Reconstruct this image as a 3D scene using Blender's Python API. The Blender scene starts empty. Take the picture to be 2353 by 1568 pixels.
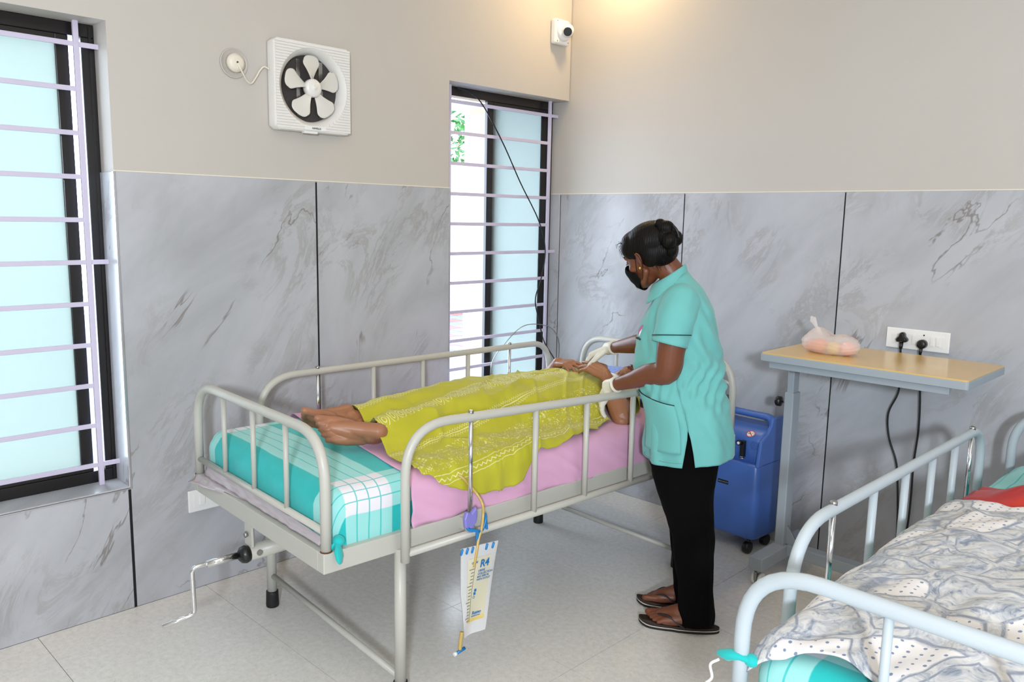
import bpy, math, random
import numpy as np
from mathutils import Vector, Matrix, noise
random.seed(7)
PI = math.pi
SC = bpy.context.scene
COL = SC.collection
V3 = Vector

# ------------------------------------------------------------------ camera
cam_d = bpy.data.cameras.new('camera')
cam_d.sensor_width = 36.0
cam_d.lens = 28.512
cam = bpy.data.objects.new('camera', cam_d)
COL.objects.link(cam)
RX = V3((0.70831, 0.70566, 0.01861)); RU = V3((-0.11896, 0.09334, 0.98850)); RF = V3((-0.69581, 0.70238, -0.15005))
cam.matrix_world = Matrix(((RX[0], RU[0], -RF[0], 3.0538), (RX[1], RU[1], -RF[1], -3.5041), (RX[2], RU[2], -RF[2], 1.4972), (0, 0, 0, 1)))
cam_d.clip_start = 0.05
SC.camera = cam
# ------------------------------------------------------------------ world, lights, exposure
w = bpy.data.worlds.new('world'); SC.world = w; w.use_nodes = True
wn = w.node_tree.nodes; wl = w.node_tree.links
bg = wn['Background']
bg.inputs['Color'].default_value = (0.72, 0.85, 1.0, 1)
bg.inputs['Strength'].default_value = 14.0

def area(name, loc, target, size, power, color, sy=None):
    l = bpy.data.lights.new(name, 'AREA'); l.energy = power; l.color = color
    l.shape = 'RECTANGLE'; l.size = size; l.size_y = sy or size
    o = bpy.data.objects.new(name, l); COL.objects.link(o)
    o.location = loc
    o.rotation_euler = (V3(target) - V3(loc)).to_track_quat('-Z', 'Y').to_euler()
    return o
# main strobe light (in line with the camera, behind it) and the room's ceiling light
area('flash_light', (4.45, -4.90, 1.92), (0.9, -1.0, 0.8), 0.26, 150, (0.82, 0.90, 1.0))
area('room_light', (2.7, -3.0, 2.98), (2.7, -3.0, 0), 3.2, 25, (1.0, 0.87, 0.72), 3.2)
area('side_fill_light', (5.05, -1.9, 1.35), (0, -1.2, 0.6), 2.2, 18, (0.76, 0.86, 1.0), 1.8)  # added cool fill from outside the view, lightens the floor under the bed
area('corner_lamp_light', (0.40, -0.24, 2.93), (0.30, -0.1, 0), 0.12, 7.0, (1.0, 0.70, 0.34))
SC.view_settings.view_transform = 'Standard'
SC.view_settings.look = 'None'
SC.view_settings.exposure = -0.10
SC.view_settings.gamma = 1.0
SC.view_settings.use_curve_mapping = False

# ------------------------------------------------------------------ materials
def lin(c):
    return tuple((x / 255 / 12.92) if x / 255 <= 0.04045 else ((x / 255 + 0.055) / 1.055) ** 2.4 for x in c)
class NT:
    def __init__(s, name):
        m = bpy.data.materials.new(name); m.use_nodes = True
        s.m = m; s.n = m.node_tree.nodes; s.l = m.node_tree.links
        s.b = s.n['Principled BSDF']
    def add(s, t, **kw):
        n = s.n.new(t)
        for k, v in kw.items(): setattr(n, k, v)
        return n
    def link(s, a, b): s.l.new(a, b)
    def val(s, x, sock):
        if isinstance(x, (int, float)): sock.default_value = x
        elif isinstance(x, (tuple, list)): sock.default_value = tuple(x) + ((1,) if len(x) == 3 and sock.type == 'RGBA' else ())
        else: s.link(x, sock)
    def math(s, op, a, b=0.0, c=None, clamp=False):
        n = s.add('ShaderNodeMath', operation=op); n.use_clamp = clamp
        s.val(a, n.inputs[0]); s.val(b, n.inputs[1])
        if c is not None: s.val(c, n.inputs[2])
        return n.outputs[0]
    def mix(s, f, a, b):
        n = s.add('ShaderNodeMix', data_type='RGBA')
        s.val(f, n.inputs[0]); s.val(a, n.inputs[6]); s.val(b, n.inputs[7])
        return n.outputs[2]
    def coord(s, kind='Object', scale=(1, 1, 1), rot=(0, 0, 0), loc=(0, 0, 0)):
        t = s.add('ShaderNodeTexCoord'); mp = s.add('ShaderNodeMapping')
        mp.inputs['Scale'].default_value = scale; mp.inputs['Rotation'].default_value = rot; mp.inputs['Location'].default_value = loc
        s.link(t.outputs[kind], mp.inputs[0]); return mp.outputs[0]
    def noise(s, co, scale, detail=4, rough=0.55, dist=0.0):
        n = s.add('ShaderNodeTexNoise'); n.inputs['Scale'].default_value = scale; n.inputs['Detail'].default_value = detail
        n.inputs['Roughness'].default_value = rough; n.inputs['Distortion'].default_value = dist
        if co is not None: s.link(co, n.inputs['Vector'])
        return n.outputs['Fac']
    def ramp(s, f, stops, interp='LINEAR'):
        n = s.add('ShaderNodeValToRGB'); e = n.color_ramp.elements; n.color_ramp.interpolation = interp
        e[0].position = stops[0][0]; e[0].color = (*stops[0][1], 1)
        e[1].position = stops[-1][0]; e[1].color = (*stops[-1][1], 1)
        for p, c in stops[1:-1]:
            q = e.new(p); q.color = (*c, 1)
        s.link(f, n.inputs[0]); return n.outputs[0]
    def step(s, x, lo, hi):   # smooth 0..1
        n = s.add('ShaderNodeMapRange'); n.interpolation_type = 'SMOOTHSTEP'
        s.val(x, n.inputs[0]); n.inputs[1].default_value = lo; n.inputs[2].default_value = hi
        return n.outputs[0]
    def band(s, x, a, b, e=0.002):
        return s.math('MULTIPLY', s.step(x, a - e, a + e), s.math('SUBTRACT', 1.0, s.step(x, b - e, b + e)))
    def bump(s, h, strength=0.2, dist=0.005):
        n = s.add('ShaderNodeBump'); n.inputs['Strength'].default_value = strength; n.inputs['Distance'].default_value = dist
        s.link(h, n.inputs['Height']); s.link(n.outputs[0], s.b.inputs['Normal'])
    def set(s, color=None, rough=None, metal=None, **kw):
        if color is not None: s.val(color, s.b.inputs['Base Color'])
        if rough is not None: s.val(rough, s.b.inputs['Roughness'])
        if metal is not None: s.b.inputs['Metallic'].default_value = metal
        for k, v in kw.items(): s.val(v, s.b.inputs[k.replace('_', ' ')])
        return s

def simple(name, rgb, rough=0.5, metal=0.0, var=0.04, nscale=12.0, bump=0.0, **kw):
    t = NT(name); c = lin(rgb)
    f = t.noise(t.coord(), nscale, 3)
    t.set(t.mix(f, tuple(x * (1 - var) for x in c), tuple(min(1, x * (1 + var)) for x in c)), rough, metal, **kw)
    if bump: t.bump(t.noise(t.coord(), nscale * 6, 2), bump, 0.002)
    return t.m

def m_marble(name, seed):
    t = NT(name); co = t.coord(loc=(seed, seed * 0.7, seed * 1.3))
    # veins rise to the right along either wall
    sp = t.add('ShaderNodeSeparateXYZ'); t.link(co, sp.inputs[0]); h = t.math('ADD', sp.outputs[0], sp.outputs[1])
    cb = t.add('ShaderNodeCombineXYZ'); t.link(t.math('MULTIPLY', t.math('ADD', t.math('MULTIPLY', h, 0.62), t.math('MULTIPLY', sp.outputs[2], 0.78)), 0.42), cb.inputs[0])
    t.link(t.math('SUBTRACT', t.math('MULTIPLY', h, 0.78), t.math('MULTIPLY', sp.outputs[2], 0.62)), cb.inputs[1])
    cb.inputs[2].default_value = seed; v = cb.outputs[0]
    cloud = t.noise(v, 2.6, 6, 0.6, 0.6)
    base = t.ramp(cloud, [(0.30, lin((164, 165, 168))), (0.5, lin((181, 182, 187))), (0.70, lin((193, 194, 199)))])
    n1 = t.noise(v, 1.9, 6, 0.55, 0.6)
    r1 = t.math('ABSOLUTE', t.math('SUBTRACT', n1, 0.5))
    vein = t.math('SUBTRACT', 1.0, t.step(r1, 0.0, 0.007))
    mask = t.step(t.noise(co, 2.3, 3), 0.48, 0.60)
    vein = t.math('MULTIPLY', vein, mask)
    n2 = t.noise(v, 4.2, 9, 0.72, 1.0)
    r2 = t.math('ABSOLUTE', t.math('SUBTRACT', n2, 0.5))
    soft = t.math('MULTIPLY', t.math('SUBTRACT', 1.0, t.step(r2, 0.0, 0.055)), t.step(t.noise(co, 2.6, 3), 0.42, 0.62))
    c = t.mix(t.math('MULTIPLY', soft, 0.38), base, lin((142, 136, 129)))
    c = t.mix(t.math('MULTIPLY', vein, 0.60), c, lin((104, 92, 80)))
    t.set(c, 0.24, Specular_IOR_Level=0.26)
    return t.m

def m_wall():
    t = NT('cream_wall_paint'); co = t.coord()
    f = t.noise(co, 1.3, 4)
    t.set(t.mix(f, lin((193, 186, 178)), lin((199, 193, 185))), 0.55)
    t.bump(t.noise(co, 60, 4), 0.12, 0.002)
    return t.m

def m_floor():
    t = NT('speckled_floor_tile'); co = t.coord('Generated')
    g = t.add('ShaderNodeNewGeometry').outputs['Position']
    sp = t.noise(g, 150, 3, 0.7)
    sp2 = t.noise(g, 48, 4, 0.7)
    base = t.ramp(sp2, [(0.35, lin((224, 220, 214))), (0.65, lin((238, 235, 230)))])
    c = t.mix(t.math('MULTIPLY', t.math('SUBTRACT', 1.0, t.step(sp, 0.30, 0.40)), 0.45), base, lin((140, 132, 122)))
    c = t.mix(t.math('MULTIPLY', t.step(sp, 0.62, 0.70), 0.5), c, lin((235, 232, 226)))
    t.set(c, 0.24, Specular_IOR_Level=0.9)
    t.bump(sp2, 0.04, 0.002)
    return t.m

def m_paint(name, rgb, rust=0.25, rough=0.38):
    t = NT(name); co = t.coord()
    f = t.noise(co, 9, 4)
    c = lin(rgb)
    base = t.mix(f, tuple(x * 0.93 for x in c), tuple(x * 1.04 for x in c))
    rm = t.step(t.noise(co, 23, 5, 0.7), 0.70 , 0.74)
    col = t.mix(t.math('MULTIPLY', rm, rust), base, lin((110, 74, 50)))
    t.set(col, rough)
    return t.m

def m_teal():
    t = NT('teal_check_cotton')
    uv = t.add('ShaderNodeUVMap'); sp = t.add('ShaderNodeSeparateXYZ'); t.link(uv.outputs[0], sp.inputs[0])
    s, v = sp.outputs[0], sp.outputs[1]
    wob = t.math('MULTIPLY', t.math('SUBTRACT', t.noise(t.coord(), 4, 2), 0.5), 0.02)
    s = t.math('ADD', s, wob); v = t.math('ADD', v, wob)
    def stripes(x, a, b):
        m = t.band(x, a, b)
        per = (b - a) / 4
        fr = t.math('FRACT', t.math('DIVIDE', t.math('SUBTRACT', x, a - per * 0.5), per))
        thin = t.math('LESS_THAN', t.math('ABSOLUTE', t.math('SUBTRACT', fr, 0.5)), 0.055)
        inner = t.band(x, a + per * 0.55, b - per * 0.55)
        return m, t.math('MULTIPLY', thin, inner)
    b1, t1 = stripes(v, 0.085, 0.245)
    b2, t2 = stripes(s, 0.36, 0.53)
    b3, t3 = stripes(s, -0.53, -0.36)
    bb = t.math('MAXIMUM', b2, b3); tt = t.math('MAXIMUM', t2, t3)
    teal = lin((24, 184, 182)); mid = lin((150, 216, 212)); wht = lin((228, 224, 230))
    n = t.noise(t.coord(), 30, 3)
    c0 = t.mix(n, tuple(x * 0.9 for x in teal), tuple(x * 1.06 for x in teal))
    c = t.mix(t.math('MAXIMUM', b1, bb), c0, mid)
    c = t.mix(t.math('MULTIPLY', b1, bb), c, wht)
    c = t.mix(t.math('MULTIPLY', t.math('MAXIMUM', t1, tt), 0.8), c, teal)
    t.set(c, 0.85, Sheen_Weight=0.2)
    t.bump(t.noise(t.coord(), 400, 2), 0.05, 0.001)
    return t.m

def m_green():
    t = NT('lime_printed_cotton')
    uv = t.add('ShaderNodeUVMap'); sp = t.add('ShaderNodeSeparateXYZ'); t.link(uv.outputs[0], sp.inputs[0])
    s0, v = sp.outputs[0], sp.outputs[1]
    s = t.math('ADD', s0, t.math('MULTIPLY', t.math('SUBTRACT', v, 0.4), 0.16))
    def rel(c): return t.math('SUBTRACT', s, c)
    def tri(n): # -0.5..0.5 triangle along v
        return t.math('SUBTRACT', t.math('ABSOLUTE', t.math('SUBTRACT', t.math('FRACT', t.math('MULTIPLY', v, n)), 0.5)), 0.25)
    masks = []
    def line(c, w_): masks.append(t.math('LESS_THAN', t.math('ABSOLUTE', rel(c)), w_))
    def zig(c, amp, n, w_):
        masks.append(t.math('LESS_THAN', t.math('ABSOLUTE', t.math('SUBTRACT', rel(c), t.math('MULTIPLY', tri(n), amp))), w_))
    # far zig zag group
    line(0.0, 0.0016); zig(0.010, 0.018, 70, 0.0014); zig(-0.010, 0.018, 70, 0.0014); zig(-0.017, 0.018, 70, 0.0010)
    # diamonds
    c0 = 0.125
    fr = t.math('ABSOLUTE', t.math('SUBTRACT', t.math('FRACT', t.math('MULTIPLY', v, 24)), 0.5))
    dd = t.math('ADD', t.math('MULTIPLY', fr, 0.042), t.math('ABSOLUTE', rel(c0)))
    masks.append(t.math('MULTIPLY', t.math('LESS_THAN', dd, 0.0125), t.math('GREATER_THAN', dd, 0.0085)))
    masks.append(t.math('LESS_THAN', dd, 0.0042))
    line(c0 + 0.019, 0.0011); line(c0 - 0.019, 0.0011); zig(c0 + 0.024, 0.010, 60, 0.0009); zig(c0 - 0.024, 0.010, 60, 0.0009)
    # arches
    a = t.math('SUBTRACT', rel(0.185), 0.0)
    fr2 = t.math('MULTIPLY', t.math('SUBTRACT', t.math('FRACT', t.math('MULTIPLY', v, 27)), 0.5), 0.037)
    dist = t.math('SQRT', t.math('ADD', t.math('POWER', fr2, 2.0), t.math('POWER', t.math('MULTIPLY', t.math('SUBTRACT', rel(0.19), 0.0), 0.55), 2.0)))
    ring = t.math('MULTIPLY', t.math('LESS_THAN', dist, 0.0165), t.math('GREATER_THAN', dist, 0.0142))
    ring2 = t.math('MULTIPLY', t.math('LESS_THAN', dist, 0.0085), t.math('GREATER_THAN', dist, 0.0060))
    masks += [t.math('MULTIPLY', ring, t.band(s, 0.155, 0.215)), t.math('MULTIPLY', ring2, t.band(s, 0.155, 0.215))]
    # wave group
    line(0.300, 0.0016); zig(0.309, 0.014, 80, 0.0012); zig(0.291, 0.014, 80, 0.0012)
    masks.append(t.math('MULTIPLY', t.band(s, 0.36, 0.47), t.math('GREATER_THAN', t.noise(t.coord(), 85, 3, 0.6, 1.5), 0.59)))
    zig(0.50, 0.02, 45, 0.0022); line(0.515, 0.0012); line(0.485, 0.0012)
    masks.append(t.math('MULTIPLY', t.band(s, -0.40, -0.22), t.math('GREATER_THAN', t.noise(t.coord(), 85, 3, 0.6, 1.5), 0.60)))
    m = masks[0]
    for k in masks[1:]: m = t.math('MAXIMUM', m, k)
    n = t.noise(t.coord(), 11, 4)
    c = t.mix(n, lin((172, 167, 30)), lin((192, 187, 42)))
    m = t.math('MULTIPLY', m, t.step(t.noise(t.coord(), 120, 3), 0.22, 0.46))
    c = t.mix(t.math('MULTIPLY', m, 0.80), c, lin((232, 228, 172)))
    t.set(c, 0.8, Sheen_Weight=0.15)
    t.bump(t.noise(t.coord(), 500, 2), 0.05, 0.001)
    return t.m

def m_patterned():
    t = NT('grey_blue_printed_cotton'); uv = t.add('ShaderNodeUVMap').outputs[0]
    ds = t.add('ShaderNodeTexNoise'); ds.inputs['Scale'].default_value = 6; t.link(uv, ds.inputs['Vector'])
    mx = t.add('ShaderNodeVectorMath', operation='MULTIPLY_ADD'); t.link(ds.outputs['Color'], mx.inputs[0]); mx.inputs[1].default_value = (0.08, 0.08, 0); t.link(uv, mx.inputs[2])
    vo = t.add('ShaderNodeTexVoronoi'); vo.inputs['Scale'].default_value = 7.5; t.link(mx.outputs[0], vo.inputs['Vector'])
    ve = t.add('ShaderNodeTexVoronoi', feature='DISTANCE_TO_EDGE'); ve.inputs['Scale'].default_value = 7.5; t.link(mx.outputs[0], ve.inputs['Vector'])
    sx = t.add('ShaderNodeSeparateColor'); t.link(vo.outputs['Color'], sx.inputs[0])
    n1 = t.noise(mx.outputs[0], 22, 5, 0.65, 2.0)
    basec = t.ramp(n1, [(0.33, lin((120, 130, 148))), (0.45, lin((178, 182, 188))), (0.62, lin((215, 212, 208))), (0.75, lin((160, 165, 172)))])
    patch = t.math('MULTIPLY', t.math('GREATER_THAN', sx.outputs[0], 0.55), t.step(ve.outputs[0], 0.10, 0.13))
    dots = t.add('ShaderNodeTexVoronoi'); dots.inputs['Scale'].default_value = 48; dots.inputs['Randomness'].default_value = 0.15; t.link(uv, dots.inputs['Vector'])
    dm = t.math('LESS_THAN', dots.outputs['Distance'], 0.17)
    pc = t.mix(dm, lin((228, 224, 222)), lin((120, 134, 165)))
    c = t.mix(patch, basec, pc)
    rim = t.math('MULTIPLY', t.band(ve.outputs[0], 0.06, 0.095, 0.01), t.step(n1, 0.4, 0.5))
    c = t.mix(t.math('MULTIPLY', rim, 0.7), c, lin((92, 106, 135)))
    t.set(c, 0.85, Sheen_Weight=0.2)
    return t.m

def m_cloth(name, rgb, var=0.08, weave=300, rough=0.85):
    t = NT(name); c = lin(rgb)
    f = t.noise(t.coord(), 6, 4)
    t.set(t.mix(f, tuple(x * (1 - var) for x in c), tuple(min(1, x * (1 + var)) for x in c)), rough, Sheen_Weight=0.15)
    t.bump(t.noise(t.coord(), weave, 2), 0.06, 0.001)
    return t.m

def m_skin(name, rgb, var=0.12):
    t = NT(name); c = lin(rgb)
    f = t.noise(t.coord(), 14, 5, 0.6)
    t.set(t.mix(f, tuple(x * (1 - var) for x in c), tuple(min(1, x * (1 + var)) for x in c)), 0.42, Subsurface_Weight=0.06)
    t.b.inputs['Subsurface Radius'].default_value = (0.02, 0.008, 0.004)
    t.bump(t.noise(t.coord(), 140, 4), 0.10, 0.0015)
    return t.m

def m_hair():
    t = NT('black_hair')
    co = t.coord(scale=(1, 1, 1))
    wv = t.add('ShaderNodeTexWave'); wv.inputs['Scale'].default_value = 55; wv.inputs['Distortion'].default_value = 3; wv.inputs['Detail'].default_value = 2
    t.link(co, wv.inputs[0])
    t.set(t.mix(wv.outputs['Fac'], (0.002, 0.0016, 0.0016), (0.006, 0.0045, 0.004)), 0.42, Specular_IOR_Level=0.16)
    t.bump(wv.outputs['Fac'], 0.35, 0.002)
    return t.m

def m_frosted(name, tint, diff=0.75):
    t = NT(name)
    tr = t.add('ShaderNodeBsdfTranslucent'); tr.inputs[0].default_value = (*tint, 1)
    gl = t.add('ShaderNodeBsdfGlossy'); gl.inputs['Roughness'].default_value = 0.15; gl.inputs[0].default_value = (1, 1, 1, 1)
    fr = t.add('ShaderNodeFresnel'); fr.inputs[0].default_value = 1.35
    mx = t.add('ShaderNodeMixShader'); t.link(fr.outputs[0], mx.inputs[0]); t.link(tr.outputs[0], mx.inputs[1]); t.link(gl.outputs[0], mx.inputs[2])
    t.link(mx.outputs[0], t.n['Material Output'].inputs[0])
    return t.m

def m_bagplastic(name, rgb, alpha_like=0.45):
    t = NT(name)
    tp = t.add('ShaderNodeBsdfTransparent'); tp.inputs[0].default_value = (1, 1, 1, 1)
    tl = t.add('ShaderNodeBsdfTranslucent'); tl.inputs[0].default_value = (*lin(rgb), 1)
    m1 = t.add('ShaderNodeMixShader'); m1.inputs[0].default_value = 0.35
    t.set(lin(rgb), 0.25)
    t.link(t.b.outputs[0], m1.inputs[1]); t.link(tl.outputs[0], m1.inputs[2])
    m2 = t.add('ShaderNodeMixShader'); m2.inputs[0].default_value = alpha_like
    t.link(m1.outputs[0], m2.inputs[1]); t.link(tp.outputs[0], m2.inputs[2])
    t.link(m2.outputs[0], t.n['Material Output'].inputs[0])
    return t.m

M = dict(
    wall=m_wall(), floor=m_floor(), grout=simple('dark_grout', (16, 16, 18), 0.8), ceil=simple('ceiling_paint', (224, 218, 208), 0.7),
    floor_grout=simple('floor_grout', (112, 104, 96), 0.8),
    marble=[m_marble('marble_tile_%d' % i, i * 3.7 + 1.3) for i in range(4)],
    chrome=simple('chrome', (225, 225, 228), 0.12, 1.0, 0.02), steel=simple('worn_steel', (170, 168, 165), 0.3, 1.0, 0.15, 30),
    trim=simple('polished_trim', (200, 200, 204), 0.25, 0.8), white_pl=simple('white_plastic', (236, 236, 234), 0.3),
    cream_pl=simple('cream_plastic', (230, 222, 206), 0.35), fan_pl=simple('fan_plastic', (232, 229, 224), 0.3), fan_bl=simple('fan_blade_plastic', (218, 214, 206), 0.35),
    black_pl=simple('black_plastic', (16, 16, 18), 0.35), dark=simple('dark_interior', (60, 56, 54), 0.7), alu=simple('black_window_frame', (22, 17, 17), 0.3),
    grille=simple('lilac_grille_paint', (206, 198, 220), 0.45), bed=m_paint('bed_paint', (190, 188, 179), 0.35), bed2=m_paint('bed_paint_blueish', (186, 196, 202), 0.2),
    rust=simple('rust', (96, 58, 38), 0.9, 0, 0.3, 60), rubber=simple('black_rubber', (20, 19, 19), 0.6),
    teal=m_teal(), green=m_green(), pattern=m_patterned(), pink=m_cloth('pink_cotton', (222, 168, 200)), liner=simple('pale_pink_plastic_sheet', (188, 176, 180), 0.35),
    foam=m_cloth('mattress_cover', (120, 90, 84)), pillow=m_cloth('pillow', (120, 150, 215)), scrub=m_cloth('aqua_scrub_cotton', (106, 181, 177), 0.05),
    trousers=simple('black_trousers', (6, 5, 6), 0.95, 0, 0.2, 8, 0.1, Specular_IOR_Level=0.12), piping=simple('black_piping', (12, 14, 16), 0.7), mask=simple('black_mask', (10, 10, 11), 0.9, 0, 0.2, 8, 0.1, Specular_IOR_Level=0.2),
    skin=m_skin('brown_skin', (116, 66, 44)), skin2=m_skin('older_brown_skin', (158, 106, 76)), hair=m_hair(), gold=simple('gold', (225, 180, 90), 0.25, 1.0),
    glove=simple('latex_glove', (226, 222, 208), 0.45, 0, 0.05, 20, 0.2), lip=simple('lip', (120, 62, 52), 0.4), blouse=m_cloth('lime_blouse', (182, 176, 46)),
    eye=simple('eye_white', (225, 220, 215), 0.2), iris=simple('iris', (25, 14, 10), 0.15),
    sole=simple('sandal_sole', (22, 20, 20), 0.6), sole_white=simple('sandal_midsole', (205, 200, 190), 0.6), strap=simple('sandal_strap', (38, 36, 40), 0.5),
    wood=simple('tan_laminate', (222, 186, 122), 0.22, 0, 0.05, 5), table=m_paint('table_grey_paint', (164, 172, 180), 0.25), blue=simple('blue_casing', (72, 110, 186), 0.32, 0, 0.03),
    blue_clip=simple('blue_plastic', (22, 120, 185), 0.35), lilac=simple('lilac_plastic', (128, 124, 200), 0.35), amber=simple('amber_tube', (214, 184, 110), 0.25, Transmission_Weight=0.25),
    bagw=m_bagplastic('urine_bag_film', (226, 226, 222), 0.22), bagy=simple('bag_fill', (214, 208, 176), 0.4), yellow=simple('yellow_urine', (222, 196, 104), 0.3),
    ink=simple('blue_ink', (22, 110, 178), 0.5), ink_dark=simple('black_ink', (28, 28, 30), 0.6), red=simple('red_print', (200, 40, 48), 0.5), red_sheet=simple('red_plastic_sheet', (196, 38, 34), 0.3),
    brown=m_cloth('brown_floral', (132, 116, 92), 0.5, 60), fruitbag=m_bagplastic('thin_white_bag', (250, 244, 242), 0.48), orange=simple('orange_peel', (240, 140, 60), 0.5, 0, 0.1, 8, 0.2),
    yfruit=simple('yellow_peel', (232, 190, 80), 0.5), pinkfruit=simple('pink_peel', (240, 160, 130), 0.5), frost=m_frosted('frosted_glass', (0.41, 0.445, 0.415)), frost2=m_frosted('frosted_glass_pale', (0.49, 0.53, 0.51)),
    outwall=simple('outdoor_wall', (168, 148, 124), 0.8), soffit=simple('outdoor_soffit', (196, 188, 178), 0.8), leaf=simple('leaf', (36, 86, 30), 0.5, 0, 0.25, 9), paver=simple('paver_blue', (78, 92, 120), 0.7), paver_r=simple('paver_red', (150, 60, 58), 0.7),
    lamp=None, clear=None,
)

# ------------------------------------------------------------------ mesh helpers
class MB:
    def __init__(s): s.v = []; s.f = []; s.uv = {}; s.sm = []
    def addv(s, p, uv=None):
        s.v.append(tuple(p))
        if uv is not None: s.uv[len(s.v) - 1] = uv
        return len(s.v) - 1
    def face(s, f, sm=True): s.f.append(tuple(f)); s.sm.append(sm)
    def box(s, lo, hi, rot=None, piv=None):
        x0, y0, z0 = lo; x1, y1, z1 = hi
        P = [V3(p) for p in ((x0, y0, z0), (x1, y0, z0), (x1, y1, z0), (x0, y1, z0), (x0, y0, z1), (x1, y0, z1), (x1, y1, z1), (x0, y1, z1))]
        if rot is not None:
            c = V3(piv) if piv is not None else sum(P, V3()) / 8
            P = [c + rot @ (p - c) for p in P]
        b = len(s.v); s.v += [tuple(p) for p in P]
        for f in ((0, 3, 2, 1), (4, 5, 6, 7), (0, 1, 5, 4), (1, 2, 6, 5), (2, 3, 7, 6), (3, 0, 4, 7)): s.face([b + i for i in f], False)
        return s
    def bar(s, p, q, w_, h_, up=(0, 0, 1)):
        p, q = V3(p), V3(q); d = (q - p).normalized(); u = V3(up)
        if abs(d.dot(u)) > 0.95: u = V3((1, 0, 0))
        sd = d.cross(u).normalized(); u = sd.cross(d).normalized(); b = len(s.v)
        for c in (p, q):
            for a, e in ((-1, -1), (1, -1), (1, 1), (-1, 1)): s.v.append(tuple(c + sd * a * w_ / 2 + u * e * h_ / 2))
        for f in ((0, 1, 2, 3), (7, 6, 5, 4), (0, 4, 5, 1), (1, 5, 6, 2), (2, 6, 7, 3), (3, 7, 4, 0)): s.face([b + i for i in f], False)
        return s
    def tube(s, pts, r, seg=12, closed=False, capr=False, squash=None):
        pts = [V3(p) for p in pts]; n = len(pts)
        rs = list(r) if isinstance(r, (list, tuple)) else [r] * n
        if capr:  # rounded ends
            d0 = (pts[0] - pts[1]).normalized(); d1 = (pts[-1] - pts[-2]).normalized()
            A = [(pts[0] + d0 * rs[0] * math.sin(a), rs[0] * math.cos(a)) for a in (1.45, 1.1, 0.6)]
            B = [(pts[-1] + d1 * rs[-1] * math.sin(a), rs[-1] * math.cos(a)) for a in (0.6, 1.1, 1.45)]
            pts = [a[0] for a in A] + pts + [b[0] for b in B]; rs = [a[1] for a in A] + rs + [b[1] for b in B]; n = len(pts)
        T = []
        for i in range(n):
            a = pts[i] - pts[i - 1] if i > 0 else (pts[0] - pts[-1] if closed else pts[1] - pts[0])
            c = pts[(i + 1) % n] - pts[i] if (i < n - 1 or closed) else a
            t_ = a.normalized() + c.normalized()
            T.append(t_.normalized() if t_.length > 1e-6 else a.normalized())
        u = T[0].orthogonal().normalized()
        if squash is not None:
            u = V3(squash[0]); u = (u - T[0] * u.dot(T[0])).normalized()
        b = len(s.v)
        for i in range(n):
            u = (u - T[i] * u.dot(T[i])).normalized(); w_ = T[i].cross(u)
            if squash is not None:
                uu = V3(squash[0]); uu = uu - T[i] * uu.dot(T[i])
                if uu.length > 0.1: u = uu.normalized(); w_ = T[i].cross(u)
            k = squash[1] if squash is not None else 1.0
            for j in range(seg):
                a = 2 * PI * j / seg
                s.v.append(tuple(pts[i] + (u * math.cos(a) * k + w_ * math.sin(a)) * rs[i]))
        m = n if closed else n - 1
        for i in range(m):
            for j in range(seg):
                k2 = (j + 1) % seg; i2 = (i + 1) % n
                s.face((b + i * seg + j, b + i * seg + k2, b + i2 * seg + k2, b + i2 * seg + j))
        if not closed:
            s.face([b + j for j in range(seg)][::-1], False); s.face([b + (n - 1) * seg + j for j in range(seg)], False)
        return s
    def ell(s, c, rx, ry, rz, rot=None, nu=20, nv=12):
        c = V3(c); b = len(s.v); R_ = rot if rot is not None else Matrix.Identity(3)
        def P(x, y, z): return tuple(c + R_ @ V3((x * rx, y * ry, z * rz)))
        s.v.append(P(0, 0, 1))
        for i in range(1, nv):
            t_ = PI * i / nv
            for j in range(nu):
                a = 2 * PI * j / nu; s.v.append(P(math.sin(t_) * math.cos(a), math.sin(t_) * math.sin(a), math.cos(t_)))
        s.v.append(P(0, 0, -1)); e = len(s.v) - 1
        for j in range(nu):
            k = (j + 1) % nu
            s.face((b, b + 1 + j, b + 1 + k)); s.face((e, e - nu + k, e - nu + j))
            for i in range(nv - 2):
                o = b + 1 + i * nu; s.face((o + j, o + nu + j, o + nu + k, o + k))
        return s
    def lathe(s, c, axis, prof, seg=32, cap=True):   # prof: [(dist along axis, radius)]
        c = V3(c); ax = V3(axis).normalized(); u = ax.orthogonal().normalized(); w_ = ax.cross(u); b = len(s.v)
        for h, r in prof:
            for j in range(seg):
                a = 2 * PI * j / seg; s.v.append(tuple(c + ax * h + (u * math.cos(a) + w_ * math.sin(a)) * r))
        for i in range(len(prof) - 1):
            for j in range(seg):
                k = (j + 1) % seg; s.face((b + i * seg + j, b + i * seg + k, b + (i + 1) * seg + k, b + (i + 1) * seg + j))
        if cap:
            s.face([b + j for j in range(seg)][::-1], False); n = len(prof) - 1; s.face([b + n * seg + j for j in range(seg)], False)
        return s
    def loft(s, rings, closed=True, cap=False):
        b = len(s.v); n = len(rings[0])
        for r in rings: s.v += [tuple(p) for p in r]
        for i in range(len(rings) - 1):
            for j in range(n if closed else n - 1):
                k = (j + 1) % n; s.face((b + i * n + j, b + i * n + k, b + (i + 1) * n + k, b + (i + 1) * n + j))
        if cap:
            s.face([b + j for j in range(n)][::-1], False); e = b + (len(rings) - 1) * n; s.face([e + j for j in range(n)], False)
        return s
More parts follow.
